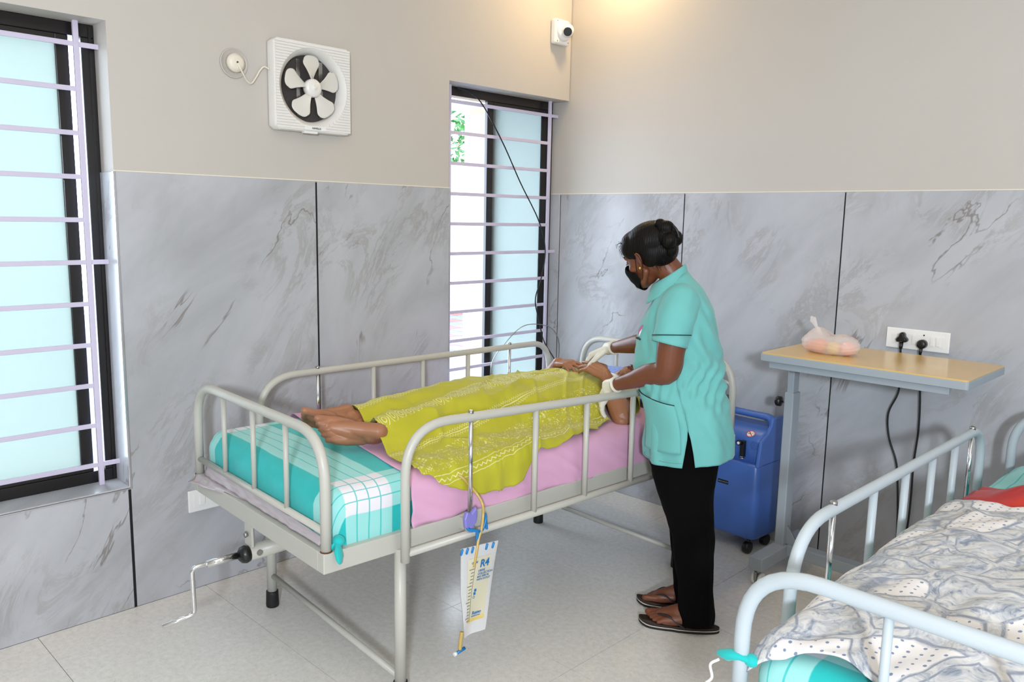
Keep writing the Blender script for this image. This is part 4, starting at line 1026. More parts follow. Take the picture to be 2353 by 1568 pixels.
# upper casing: recessed control panel leaning back, shoulder slope, then the handle block
up = MB().loft([ring(0.43, yf + 0.022, hx - 0.008), ring(0.545, yf + 0.030, hx - 0.010), ring(0.556, yf + 0.030, hx - 0.010), ring(0.59, yf + 0.085, hx - 0.004), ring(0.602, yf + 0.115, hx - 0.004), ring(0.604, yf + 0.13, hx - 0.02)], cap=True)
obj('upper_casing', up, M['blue'], oxr)
for s_ in (-1, 1):
    P = [(yf + 0.002, 0.43), (yf + 0.020, 0.555), (yf + 0.075, 0.585), (yf + 0.10, 0.618), (yf + 0.11, 0.655), (yb - 0.01, 0.655), (yb, 0.64), (yb, 0.43)]
    a, b = sorted((s_ * hx, s_ * (hx - 0.018)))
    obj('shoulder', MB().loft([[(a, p, q) for p, q in P], [(b, p, q) for p, q in P]], cap=True), M['blue'], oxr, bevel=0.006)
obj('handle', MB().tube(fillet([(-hx + 0.02, yf + 0.135, 0.600), (-hx + 0.02, yf + 0.135, 0.650), (hx - 0.02, yf + 0.135, 0.650), (hx - 0.02, yf + 0.135, 0.600)], 0.03, 6), 0.016, 14, squash=((0, 1, 0), 1.4)), M['blue'], oxr)
fm = obj('flow_meter', MB().box((0.075, yf + 0.005, 0.462), (0.095, yf + 0.026, 0.545)), M['black_pl'], oxr, bevel=0.003)
obj('dial', MB().lathe((0.074, yf + 0.006, 0.535), (0, -1, 0), [(0, 0.013), (0.012, 0.012), (0.014, 0.009)], 20), M['black_pl'], fm)
obj('dial_cap', MB().lathe((0.074, yf - 0.008, 0.535), (0, -1, 0), [(0, 0.007), (0.001, 0.007)], 16), M['white_pl'], fm)
for z in (0.458, 0.465): obj('metal_ring', MB().lathe((0.085, yf + 0.014, z), (0, 0, 1), [(0, 0.011), (0.004, 0.011)], 16), M['chrome'], fm)
sg = MB()
for a_, r_ in [(0, 0)] + [(k * PI / 3, 0.007) for k in range(6)] + [(k * PI / 6, 0.014) for k in range(12)] + [(k * PI / 9, 0.020) for k in range(18)]:
    sg.lathe((0.135 + r_ * math.cos(a_), yf + 0.0265, 0.528 + r_ * 0.95 * math.sin(a_)), (0, -1, 0), [(0, 0.0013), (0.0012, 0.0013)], 6)
obj('alarm_grille', sg, simple('dark_blue_holes', (28, 48, 104), 0.6), oxr, kind='stuff')
# no smoking sticker on the sloped shoulder
n_s = V3((0, -0.55, 0.9)).normalized(); up_s = V3((0, 0.84, 0.54)); ms = frame_m((0.098, yf + 0.052, 0.5735), (1, 0, 0), n_s.cross(V3((1, 0, 0))), n_s)
st = obj('no_smoking_sticker', MB().lathe((0, 0, 0), (0, 0, 1), [(0, 0.021), (0.0008, 0.021)], 36), M['white_pl'], oxr)
st.data.transform(ms)
def dec(nm, mb_, mat_):
    o_ = obj(nm, mb_, mat_, st); o_.data.transform(ms); return o_
dec('red_ring', MB().loft([[(math.cos(2 * PI * k / 40) * r_, math.sin(2 * PI * k / 40) * r_, 0.0012) for k in range(40)] for r_ in (0.0175, 0.021)]), M['red'])
dec('cigarette', MB().box((-0.014, -0.0015, 0.0009), (0.001, 0.0018, 0.0014)), M['ink_dark'])
dec('red_slash', MB().box((-0.019, -0.002, 0.0012), (0.019, 0.002, 0.0018), Matrix.Rotation(-0.8, 3, 'Z')), M['red'])
dec('smoke', MB().tube([(0.006, 0.002, 0.0012), (0.010, 0.006, 0.0012), (0.007, 0.009, 0.0012), (0.011, 0.012, 0.0012)], 0.0006, 6), M['ink_dark'])
bm_ = obj('badge', MB().box((-0.025, yf - 0.0015, 0.316), (0.030, yf + 0.001, 0.334)), M['black_pl'], oxr)
text_obj('badge_lettering', 'BEDS MOUNT', 0.0085, simple('grey_print', (150, 150, 155), 0.5), frame_m((-0.022, yf - 0.0018, 0.322), (1, 0, 0), (0, 0, 1), (0, -1, 0)), bm_)
for cx_, cy_ in ((-0.135, -0.075), (0.135, -0.075), (-0.135, 0.075), (0.135, 0.075)):
    cs = obj('caster', MB().lathe((cx_ - 0.016, cy_ - 0.008, 0.028), (1, 0, 0), [(0, 0.019), (0.003, 0.027), (0.012, 0.028), (0.020, 0.028), (0.029, 0.027), (0.032, 0.019)], 24), M['black_pl'], oxr)
    obj('caster_stem', MB().tube([(cx_, cy_, 0.03), (cx_, cy_, 0.078)], 0.010, 10), M['black_pl'], cs)
# humidifier with a pale tube, standing on the concentrator
hm = thing('humidifier_bottle', 'small humidifier with black lid and pale tube on the blue concentrator', 'humidifier', (1.125, -0.105, 0.604 * 0.955))
obj('bottle', MB().lathe((0, 0, 0.0), (0, 0, 1), [(0, 0.038), (0.004, 0.041), (0.065, 0.041), (0.068, 0.036)], 28), simple('clear_blue_plastic', (150, 172, 220), 0.15, Transmission_Weight=0.5), hm)
obj('lid', MB().lathe((0, 0, 0.068), (0, 0, 1), [(0, 0.044), (0.012, 0.044), (0.013, 0.042), (0.017, 0.042), (0.018, 0.044), (0.032, 0.044), (0.035, 0.036)], 28), M['black_pl'], hm)
obj('outlet_tube', MB().tube(catmull([(0.03, 0, 0.10), (0.03, 0, 0.135), (0.01, 0, 0.165), (-0.03, 0, 0.172), (-0.08, 0.0, 0.160), (-0.12, 0, 0.14)], 6), 0.006, 10), M['white_pl'], hm)

# ================================================================== URINE BAG
ub = thing('urine_bag', 'translucent urine collection bag hanging from the near bed rail', 'urine bag', BO, BED_ROT)
ubu = 0.556
def ubf(off):
    def f(a, b):
        vl = lerp(0.430, 0.424, b) if b < 0.5 else lerp(0.427, 0.446, (b - 0.5) * 2); vr = lerp(0.583, 0.528, b)
        v = lerp(vl, vr, a); z = lerp(0.478 - 0.012 * a, 0.176 + 0.006 * a, b)
        bul = math.sin(PI * a) ** 0.6 * math.sin(PI * min(1, b * 1.1)) ** 0.6 if 0 < a < 1 and b < 0.9 else 0
        u = ubu + off * (0.0012 + 0.0075 * max(0, bul)) + 0.006 * math.sin(a * 5 + b * 3) * b
        return (u, v, z), (a, b)
    return f
obj('bag_film', MB().grid(ubf(1), 24, 40).grid(ubf(-1), 24, 40), simple('bag_film_white', (226, 226, 226), 0.25, 0, 0.02, 12, Transmission_Weight=0.25), ub)
def fillf(a, b):
    p, _ = ubf(1)(0.16 + 0.68 * a, 0.13 + 0.72 * b); return (p[0] + 0.0012, p[1], p[2]), (a, b)
t = NT('bag_contents'); uvn = t.add('ShaderNodeUVMap'); sp_ = t.add('ShaderNodeSeparateXYZ'); t.link(uvn.outputs[0], sp_.inputs[0])
t.set(t.mix(t.step(sp_.outputs[1], 0.90, 0.97), lin((216, 210, 184)), lin((226, 200, 118))), 0.35)
obj('urine', MB().grid(fillf, 12, 24), t.m, ub)
# print on the bag
def bagm(a, b): 
    p, _ = ubf(1)(a, b); return V3((p[0] + 0.0022, p[1], p[2]))
def bagtext(s, a, b, size, bold=False, sh=0.15, mat='ink'):
    p = bagm(a, b); return text_obj('print', s, size, M[mat], frame_m(p, (0, 1, -0.06), (0.0, 0.06, 1), (1, 0, 0)), ub, bold=bold, shear=sh)
bagtext('R4', 0.50, 0.24, 0.034, True)
bagtext('URINE', 0.46, 0.288, 0.010); bagtext('COLLECTION', 0.45, 0.322, 0.010); bagtext('BAG 2000 ML', 0.44, 0.352, 0.0085); bagtext('WITH OUTLET', 0.43, 0.384, 0.0085)
bagtext('Romo', 0.34, 0.765, 0.015, True); bagtext('ROMSONS GROUP', 0.32, 0.79, 0.005)
bagtext('URINE', 0.26, 0.185, 0.009)
for k, (a, b) in enumerate(((0.42, 0.485), (0.40, 0.52), (0.38, 0.56))):
    p = bagm(a, b); obj('symbol', MB().box((p[0] - 0.0004, p[1] - 0.004, p[2] - 0.004), (p[0] + 0.0008, p[1] + 0.004, p[2] + 0.004)) if k < 2 else MB().tube([(p[0], p[1] + 0.004 * math.cos(q), p[2] + 0.004 * math.sin(q)) for q in np.linspace(0, 2 * PI, 13)[:-1]], 0.0006, 5, True), M['ink'], ub)
tk = MB()
for k in range(17):
    b = 0.24 + k * 0.036; w_ = 0.10 if k % 5 else 0.17
    p = bagm(0.34 - 0.012 * k * 0.8, b); q = bagm(0.34 - 0.012 * k * 0.8 - w_ * 0.8, b + 0.004); tk.bar(p, q, 0.0006, 0.0012)
ln = [bagm(0.36 - 0.010 * k * 0.8, 0.22 + k * 0.036) for k in range(18)]; tk.tube(ln, 0.0005, 5)
obj('scale_marks', tk, M['ink_dark'], ub, kind='stuff')
for k, a in enumerate((0.0, 0.14, 0.28, 0.66, 0.84)):
    p = bagm(a, 0.01); obj('rivet', MB().tube([p + V3((0.001, 0.002, 0.0)), p + V3((0.001, -0.003, -0.013))], 0.0038, 8, capr=True), M['blue_clip'], ub)
obj('hanger', MB().tube(catmull([(0.553, 0.500, 0.472), (0.553, 0.497, 0.505), (0.556, 0.494, 0.52), (0.552, 0.480, 0.525), (0.548, 0.466, 0.530), (0.545, 0.460, 0.545), (0.536, 0.458, 0.556)], 6), 0.0055, 8)
    .tube(catmull([(0.553, 0.505, 0.515), (0.550, 0.522, 0.517), (0.549, 0.530, 0.530), (0.546, 0.538, 0.548), (0.535, 0.545, 0.557), (0.524, 0.552, 0.548), (0.527, 0.555, 0.530), (0.540, 0.548, 0.508)], 6), 0.0045, 8), M['blue_clip'], ub)
cl = MB(); cp = [(-0.018, 0.024), (0.0, 0.014), (0.021, 0.032), (0.024, 0.0), (0.018, -0.022), (0.0, -0.038), (-0.008, -0.030), (-0.024, -0.030), (-0.027, 0.0)]
cl.loft([[(x_, 0.4745 + p, 0.567 + q) for p, q in cp] for x_ in (0.538, 0.554)], cap=True)
obj('clamp', cl, M['lilac'], ub, bevel=0.005, bseg=3)
obj('drain_tube', MB().tube(catmull([(0.468, 0.470, 0.690), (0.490, 0.486, 0.680), (0.496, 0.506, 0.655), (0.512, 0.526, 0.625), (0.535, 0.532, 0.595), (0.542, 0.530, 0.560), (0.552, 0.515, 0.52), (0.556, 0.500, 0.49), (0.562, 0.488, 0.455), (0.566, 0.475, 0.41)], 8), 0.0048, 10), M['amber'], ub)
obj('outlet_pipe', MB().tube(catmull([(0.562, 0.432, 0.205), (0.562, 0.427, 0.175), (0.562, 0.424, 0.148)], 6), 0.0065, 10), M['amber'], ub)
obj('outlet_valve', MB().tube([(0.562, 0.410, 0.140), (0.562, 0.444, 0.146)], 0.0055, 10), M['blue_clip'], ub)
obj('valve_cap', MB().tube([(0.562, 0.401, 0.1385), (0.562, 0.411, 0.1402)], 0.0062, 12), M['white_pl'], ub)

# ================================================================== PEOPLE
def bake(name, mb, mat, parent, voxel, smooth=3, factor=0.5):
    """fuse overlapping closed shapes into one continuous skin"""
    me = mb.mesh(name + '_raw'); tmp = bpy.data.objects.new(name + '_tmp', me); COL.objects.link(tmp)
    md = tmp.modifiers.new('r', 'REMESH'); md.mode = 'VOXEL'; md.voxel_size = voxel; md.use_smooth_shade = True
    if smooth: md = tmp.modifiers.new('s', 'SMOOTH'); md.factor = factor; md.iterations = smooth
    bpy.context.view_layer.update(); dg = bpy.context.evaluated_depsgraph_get()
    m2 = bpy.data.meshes.new_from_object(tmp.evaluated_get(dg)); m2.name = name
    bpy.data.objects.remove(tmp); bpy.data.meshes.remove(me)
    m2.materials.clear(); m2.materials.append(mat)
    for p in m2.polygons: p.use_smooth = True
    o = bpy.data.objects.new(name, m2); COL.objects.link(o)
    if parent is not None: o.parent = parent
    return o
def hand(mb, wrist, d, n, s, k=1.0, curl=(0.3, 0.35, 0.4, 0.45), spread=0.10, thumb=0.6, fat=1.0, tc=0.35):
    """wrist point, d = towards fingers, n = back of the hand, s = thumb side"""
    W_ = V3(wrist); d = V3(d).normalized(); n = V3(n); n = (n - d * n.dot(d)).normalized(); s = V3(s); s = (s - d * s.dot(d) - n * s.dot(n)).normalized()
    for off, r in ((0.026, 0.0125), (0.009, 0.0135), (-0.009, 0.013), (-0.026, 0.0115)):
        mb.tube([W_ + s * off * 0.55 * k, W_ + d * 0.035 * k + s * off * 0.85 * k, W_ + d * 0.078 * k + s * off * k + n * 0.002], [r * 1.15 * k * fat, r * 1.1 * k * fat, r * 0.86 * k * fat], 12, capr=True)
    ends = []
    for i, (off, L_) in enumerate(((0.027, 0.066), (0.009, 0.075), (-0.009, 0.070), (-0.026, 0.055))):
        c = curl[i]; base = W_ + d * (0.078 - abs(off) * 0.12) * k + s * off * k
        ang = 0.15 * c; dd = (d + s * off / 0.027 * spread).normalized(); P = [base]; rr = [0.0088 * k * fat]
        for seg, f in enumerate((0.44, 0.31, 0.25)):
            ang += c * (0.75 if seg else 0.6); e = (dd * math.cos(ang) - n * math.sin(ang)); P.append(P[-1] + e * L_ * f * k); rr.append((0.0082, 0.0074, 0.0064)[seg] * k * fat)
        mb.tube(P, rr, 10, capr=True); ends.append(P[-1])
    b = W_ + d * 0.022 * k + s * 0.022 * k - n * 0.004; e1 = (d * 0.72 + s * thumb - n * tc).normalized(); e2 = (d * 0.92 + s * thumb * 0.35 - n * tc * 1.2).normalized()
    mb.tube([b, b + e1 * 0.038 * k, b + e1 * 0.038 * k + e2 * 0.028 * k, b + e1 * 0.038 * k + e2 * 0.05 * k], [0.0135 * k * fat, 0.0105 * k * fat, 0.009 * k * fat, 0.0075 * k * fat], 10, capr=True)
    return ends
def foot(mb, heel, d, up, s, k=1.0, toe_up=0.0, big=1):
    """heel (bottom back), d = towards toes, up = top of the foot, s = towards the big toe side"""
    H = V3(heel); d = V3(d).normalized(); up = V3(up); up = (up - d * up.dot(d)).normalized(); s = d.cross(up) if V3(s).dot(d.cross(up)) > 0 else -d.cross(up)
    def P(a, b, c): return H + d * a * k + s * b * k + up * c * k
    mb.tube([P(0.022, 0, 0.026), P(0.06, 0.0, 0.030), P(0.11, 0.003, 0.026), P(0.155, 0.006, 0.018)], [0.027 * k, 0.030 * k, 0.030 * k, 0.020 * k], 14, capr=True)
    mb.tube([P(0.03, 0, 0.075), P(0.07, 0.004, 0.052), P(0.12, 0.008, 0.032), P(0.16, 0.010, 0.020)], [0.026 * k, 0.025 * k, 0.022 * k, 0.015 * k], 14, capr=True)
    mb.tube([P(0.06, -0.012, 0.024), P(0.11, -0.022, 0.018), P(0.145, -0.028, 0.014)], [0.022 * k, 0.020 * k, 0.014 * k], 12, capr=True)
    mb.tube([P(0.10, 0.020, 0.022), P(0.15, 0.026, 0.018)], [0.020 * k, 0.018 * k], 12, capr=True)
    tu = toe_up
    mb.tube([P(0.15, 0.028, 0.016), P(0.178, 0.029, 0.015 + tu * 0.4), P(0.202, 0.027, 0.014 + tu)], [0.0150 * k, 0.0122 * k, 0.0120 * k], 12, capr=True)
    for i, (off, L_) in enumerate(((0.0115, 0.202), (-0.0045, 0.194), (-0.0195, 0.184), (-0.0335, 0.170))):
        mb.tube([P(L_ - 0.055, off * 0.9, 0.018), P(L_ - 0.022, off, 0.018 + tu * 0.6), P(L_ - 0.004, off, 0.010 + tu)], [0.0100 * k, 0.0072 * k, 0.0080 * k], 10, capr=True)
def head(mb, H, F, U, nose=True):
    L_ = U.cross(F)
    R3 = Matrix((L_, F, U)).transposed()
    def P(x, y, z): return V3(H) + L_ * x + F * y + U * z
    mb.ell(P(0, -0.012, 0.033), 0.073, 0.092, 0.072, R3); mb.ell(P(0, 0.022, 0.0), 0.064, 0.066, 0.080, R3)
    mb.ell(P(0, 0.040, -0.055), 0.047, 0.042, 0.045, R3); mb.ell(P(0, 0.058, -0.088), 0.022, 0.020, 0.018, R3)
    for s_ in (-1, 1):
        mb.ell(P(s_ * 0.040, 0.052, -0.022), 0.022, 0.022, 0.022, R3)
        mb.tube([P(s_ * 0.060, 0.0, -0.045), P(s_ * 0.045, 0.035, -0.078), P(s_ * 0.015, 0.062, -0.093)], [0.013, 0.013, 0.012], 10, capr=True)
        mb.tube([P(s_ * 0.012, 0.083, 0.022), P(s_ * 0.045, 0.072, 0.022)], [0.008, 0.007], 8, capr=True)   # brow
        # ear
        mb.tube([P(s_ * 0.070, 0.006, -0.026), P(s_ * 0.077, -0.006, -0.012), P(s_ * 0.080, -0.010, 0.008), P(s_ * 0.078, -0.002, 0.024), P(s_ * 0.072, 0.008, 0.024), P(s_ * 0.070, 0.010, 0.012)], [0.007, 0.006, 0.0055, 0.006, 0.005, 0.004], 8, capr=True)
        mb.ell(P(s_ * 0.071, 0.0, 0.0), 0.005, 0.012, 0.020, R3)
        mb.ell(P(s_ * 0.009, 0.087, -0.032), 0.0075, 0.0085, 0.0065, R3)   # nostril wings
    mb.tube([P(0, 0.084, 0.014), P(0, 0.092, -0.008), P(0, 0.101, -0.026)], [0.0065, 0.0085, 0.0095], 10, capr=True)
    mb.tube([P(-0.020, 0.078, -0.056), P(0, 0.087, -0.054), P(0.020, 0.078, -0.056)], [0.004, 0.0065, 0.004], 8, capr=True)
    mb.tube([P(-0.017, 0.077, -0.064), P(0, 0.085, -0.065), P(0.017, 0.077, -0.064)], [0.004, 0.007, 0.004], 8, capr=True)
    return P, R3, L_
def ellring(c, a, b, n=56, t0=-PI / 2, gap=0.0, fn=None, pw=1.0):
    out = []
    for k in range(n):
        t_ = t0 + gap + (2 * PI - 2 * gap) * k / (n - 1 if gap or fn == 'open' else n)
        x, y = math.cos(t_), math.sin(t_)
        out.append(V3(c) + V3(a) * (abs(x) ** pw * (1 if x > 0 else -1)) + V3(b) * (abs(y) ** pw * (1 if y > 0 else -1)))
    return out

# ---------------------------------------------------------------- nurse (local axes: x = her back side, y = away from the camera, z = up)
NR = math.atan2(0.53, 0.85)
nurse = thing('person', 'standing person in aqua tunic and black face mask, gloved hands on the patient', 'person', (1.50, -1.0, 0), NR)
nb = MB()
HF = V3((-0.914 * math.cos(0.52), math.sin(0.52), -0.407 * math.cos(0.52))); HU = V3((-0.407, 0, 0.914)).normalized(); HF = (HF - HU * HF.dot(HU)).normalized()
HC = V3((-0.178, 0.03, 1.372))
nP, nR3, nL = head(nb, HC, HF, HU)
nb.tube([(-0.045, 0.03, 1.22), (-0.075, 0.03, 1.285), (-0.118, 0.03, 1.335), (-0.150, 0.03, 1.37)], [0.062, 0.050, 0.047, 0.050], 18, capr=True)
nb.tube([(0.0, 0.03, 0.66), (-0.03, 0.03, 0.85), (-0.06, 0.03, 1.0), (-0.066, 0.03, 1.12), (-0.062, 0.03, 1.21)], [0.13, 0.125, 0.12, 0.115, 0.085], 20, capr=True, squash=((1, 0, 0), 0.8))
nb.tube([(-0.06, -0.09, 1.21), (-0.06, 0.15, 1.21)], [0.045, 0.045], 14, capr=True)
# near arm
EL = V3((-0.092, -0.135, 0.985)); WR = V3((-0.300, 0.030, 0.884))
nb.tube(catmull([(-0.060, -0.105, 1.205), (-0.070, -0.140, 1.15), (-0.082, -0.150, 1.06), EL, EL + (WR - EL) * 0.25 + V3((0, 0, 0.004)), EL + (WR - EL) * 0.6, WR], 5), [0.052] * 6 + [0.052, 0.051, 0.050, 0.050, 0.049, 0.048, 0.048, 0.048, 0.047, 0.047, 0.046, 0.046, 0.045, 0.044, 0.043, 0.041, 0.039, 0.037, 0.034] [:24] + [0.031, 0.029, 0.027, 0.0255, 0.024, 0.0235], 16, capr=True)
# far arm
EL2 = V3((-0.155, 0.245, 1.030)); WR2 = V3((-0.352, 0.470, 0.957))
nb.tube(catmull([(-0.060, 0.175, 1.22), (-0.09, 0.205, 1.14), EL2, EL2.lerp(WR2, 0.35), EL2.lerp(WR2, 0.7), WR2], 5), [0.050, 0.050, 0.049, 0.048, 0.047, 0.046, 0.045, 0.044, 0.043, 0.042, 0.042, 0.042, 0.042, 0.042, 0.041, 0.040, 0.038, 0.036, 0.034, 0.032, 0.030, 0.028, 0.026, 0.025, 0.024, 0.0235], 16, capr=True)
# feet and shins
nfd = V3((-1.0, -0.10, 0)).normalized()
NF = [(V3((0.100, -0.050, 0.024)), V3((-1, -0.03, 0)), 1), (V3((0.080, 0.120, 0.024)), V3((-1, -0.02, 0)), -1)]
for hp, dd, sg in NF:
    foot(nb, hp, dd, (0, 0, 1), (0, sg, 0), 1.10)
    nb.tube([hp + V3((-0.040, 0, 0.075)), hp + V3((-0.040, 0, 0.14)), hp + V3((-0.050, 0, 0.26))], [0.031, 0.034, 0.045], 14, capr=True)
    nb.tube([hp + V3((-0.050, 0, 0.26)), hp + V3((-0.092, 0, 0.45)), hp + V3((-0.10, 0.0, 0.66))], [0.045, 0.055, 0.08], 14, capr=True)
body = bake('body', nb, M['skin'], nurse, 0.0045, 4)

# gloves
gv = MB(); d1 = (WR - EL).normalized(); G0 = WR - d1 * 0.012
gv.tube([WR - d1 * 0.030, WR, WR + d1 * 0.022], [0.0285, 0.0275, 0.0285], 18)
hand(gv, WR + d1 * 0.008, V3((-0.38, 0.35, -0.85)), V3((-0.80, -0.35, 0.45)), V3((0.1, 0.9, 0.3)), 0.98, curl=(0.32, 0.36, 0.40, 0.40), fat=1.22, spread=0.12)
bake('glove', gv, M['glove'], nurse, 0.0035, 3)
gv = MB(); d2 = (WR2 - EL2).normalized()
gv.tube([WR2 - d2 * 0.032, WR2, WR2 + d2 * 0.022], [0.0285, 0.0275, 0.0285], 18)
hand(gv, WR2 + d2 * 0.008, V3((-0.86, 0.30, -0.42)), V3((-0.30, 0.05, 0.95)), V3((-0.1, -1, -0.1)), 1.0, curl=(0.55, 0.6, 0.6, 0.65), fat=1.2, spread=0.08)
bake('glove', gv, M['glove'], nurse, 0.0035, 3)
for W_, D_ in ((WR, d1), (WR2, d2)):
    obj('cuff', MB().tube([W_ - D_ * 0.034, W_ - D_ * 0.028, W_ - D_ * 0.020], [0.0300, 0.0312, 0.0292], 20), M['glove'], nurse)

# hair
hb = MB()
hb.ell(nP(0, -0.022, 0.045), 0.083, 0.100, 0.075, nR3); hb.ell(nP(0, 0.030, 0.074), 0.066, 0.052, 0.036, nR3); hb.ell(nP(0, 0.058, 0.064), 0.052, 0.034, 0.026, nR3)
hb.ell(nP(0, -0.055, 0.005), 0.070, 0.058, 0.060, nR3)
for s_ in (-1, 1):
    hb.ell(nP(s_ * 0.052, 0.030, 0.048), 0.026, 0.040, 0.038, nR3); hb.ell(nP(s_ * 0.058, -0.035, 0.005), 0.022, 0.040, 0.045, nR3)
    hb.tube([nP(s_ * 0.060, 0.040, 0.046), nP(s_ * 0.070, 0.026, 0.026), nP(s_ * 0.071, 0.020, 0.008)], [0.012, 0.007, 0.003], 8, capr=True)
bake('hair', hb, M['hair'], nurse, 0.004, 5)
bn = MB(); BC = nP(0.02, -0.118, 0.040)
for k in range(3):
    th = k * 2.1; c = BC + HU * 0.030 * math.cos(th) + nL * 0.022 * math.sin(th) - HF * 0.004 * k
    bn.ell(c, 0.030, 0.026, 0.026, Matrix.Rotation(th, 3, 'Y'), 16, 10)
bn.ell(BC + HF * 0.02, 0.036, 0.036, 0.036); bn.ell(BC - HU * 0.045 + HF * 0.012, 0.024, 0.026, 0.030); bn.ell(BC + HU * 0.052 + HF * 0.016, 0.020, 0.018, 0.017)
bake('hair_bun', bn, M['hair'], nurse, 0.004, 1)
obj('hair_clip', MB().tube(catmull([BC + HU * 0.03 - HF * 0.028, BC - HF * 0.036 + HU * 0.008, BC - HF * 0.032 - HU * 0.02], 5), 0.0045, 8), M['black_pl'], nurse)
hs = MB(); rnd = random.Random(5)
for k in range(46):
    s_ = rnd.uniform(-0.055, 0.062); a = nP(s_, 0.080 - abs(s_) * 0.4, rnd.uniform(0.045, 0.085)); 
    e = a + HF * rnd.uniform(0.006, 0.028) - HU * rnd.uniform(0.0, 0.045) + nL * rnd.uniform(-0.01, 0.01); m_ = a.lerp(e, 0.5) + HF * rnd.uniform(0.004, 0.014) + HU * 0.006
    hs.tube([nP(s_, 0.065 - abs(s_) * 0.4, 0.065), a, m_, e], [0.0009, 0.0008, 0.0006, 0.0003], 4)
for k in range(26):
    a = nP(rnd.uniform(0.03, 0.07), rnd.uniform(-0.09, -0.02), rnd.uniform(-0.045, -0.025)); e = a - HU * rnd.uniform(0.01, 0.03) - HF * rnd.uniform(-0.01, 0.015); hs.tube([a + HU * 0.02 - nL * 0.01, a, e], [0.001, 0.0008, 0.0003], 4)
obj('loose_strands', hs, M['hair'], nurse, kind='stuff')
# eyes, brows
for s_ in (-1, 1):
    obj('eye', MB().ell(nP(s_ * 0.030, 0.070, 0.002), 0.0115, 0.0115, 0.0115), M['eye'], nurse)
    obj('iris', MB().ell(nP(s_ * 0.030, 0.0770, -0.005), 0.0055, 0.0055, 0.0055), M['iris'], nurse)
    obj('eyelid', MB().ell(nP(s_ * 0.030, 0.0705, 0.0045), 0.0125, 0.0128, 0.0118, nR3), M['skin'], nurse)
    obj('lashes', MB().tube([nP(s_ * 0.020, 0.083, -0.001), nP(s_ * 0.030, 0.090, 0.001), nP(s_ * 0.043, 0.080, -0.001)], [0.0009, 0.0012, 0.0009], 6), M['hair'], nurse)
    obj('eyebrow', MB().tube([nP(s_ * 0.014, 0.090, 0.024), nP(s_ * 0.030, 0.087, 0.030), nP(s_ * 0.050, 0.073, 0.026)], [0.002, 0.0028, 0.0012], 6), M['hair'], nurse)
# mask
def maskf(a, b):
    th = lerp(-1.32, 1.32, a); e = abs(a - 0.5) * 2
    zt_ = lerp(-0.004, -0.036, e ** 1.6); zb_ = lerp(-0.112, -0.074, e ** 1.8); z = lerp(zt_, zb_, b)
    rx = 0.0665 - 0.020 * max(0, (-z - 0.04) / 0.07); ry = interp(-z, [(0.0, 0.100), (0.026, 0.112), (0.055, 0.106), (0.085, 0.094), (0.115, 0.066)])
    x = rx * math.sin(th); y = 0.0 + ry * math.cos(th) ** 0.8 if math.cos(th) > 0 else 0
    return nP(x, y + 0.004, z), None
mk = obj('face_mask', MB().grid(maskf, 36, 18), M['mask'], nurse, solid=0.0016)
for s_ in (-1, 1):
    obj('ear_loop', MB().tube(catmull([nP(s_ * 0.066, 0.032, -0.036), nP(s_ * 0.072, 0.020, -0.010), nP(s_ * 0.077, 0.006, 0.022), nP(s_ * 0.084, -0.010, 0.016), nP(s_ * 0.080, -0.010, -0.020), nP(s_ * 0.070, 0.012, -0.055), nP(s_ * 0.061, 0.030, -0.070)], 6), 0.0012, 6), M['mask'], mk)
    obj('earring', MB().ell(nP(s_ * 0.081, 0.003, -0.027), 0.004, 0.004, 0.006), M['gold'], nurse)

# tunic
tun = MB()
# z, centre r, half r, half d, centre d, tilt (dz per r)
TS = [(0.655, -0.002, 0.158, 0.205, 0.03, 0.10), (0.70, -0.003, 0.160, 0.205, 0.03, 0.10), (0.755, -0.006, 0.156, 0.202, 0.03, 0.06), (0.80, -0.014, 0.152, 0.196, 0.03, 0.03), (0.85, -0.028, 0.152, 0.188, 0.03, 0), (0.895, -0.045, 0.150, 0.178, 0.03, 0), (0.94, -0.058, 0.155, 0.172, 0.03, 0),
      (0.985, -0.058, 0.156, 0.172, 0.03, 0), (1.03, -0.062, 0.150, 0.174, 0.03, 0), (1.08, -0.068, 0.142, 0.176, 0.03, 0), (1.13, -0.065, 0.134, 0.174, 0.03, 0), (1.18, -0.060, 0.116, 0.170, 0.03, 0), (1.225, -0.060, 0.094, 0.150, 0.03, 0), (1.255, -0.064, 0.076, 0.120, 0.03, 0.1), (1.275, -0.080, 0.060, 0.086, 0.03, 0.3), (1.290, -0.096, 0.052, 0.066, 0.03, 0.6)]
zs = [t_[0] for t_ in TS]; rows = []
def tsec(z, i):
    return interp_l(z, [(t_[0], t_[i]) for t_ in TS])
def interp_l(x, tab):
    if x <= tab[0][0]: return tab[0][1]
    for (a, p), (b, q) in zip(tab, tab[1:]):
        if x <= b: return p + (q - p) * (x - a) / (b - a)
    return tab[-1][1]
NZ, NT_ = 96, 120
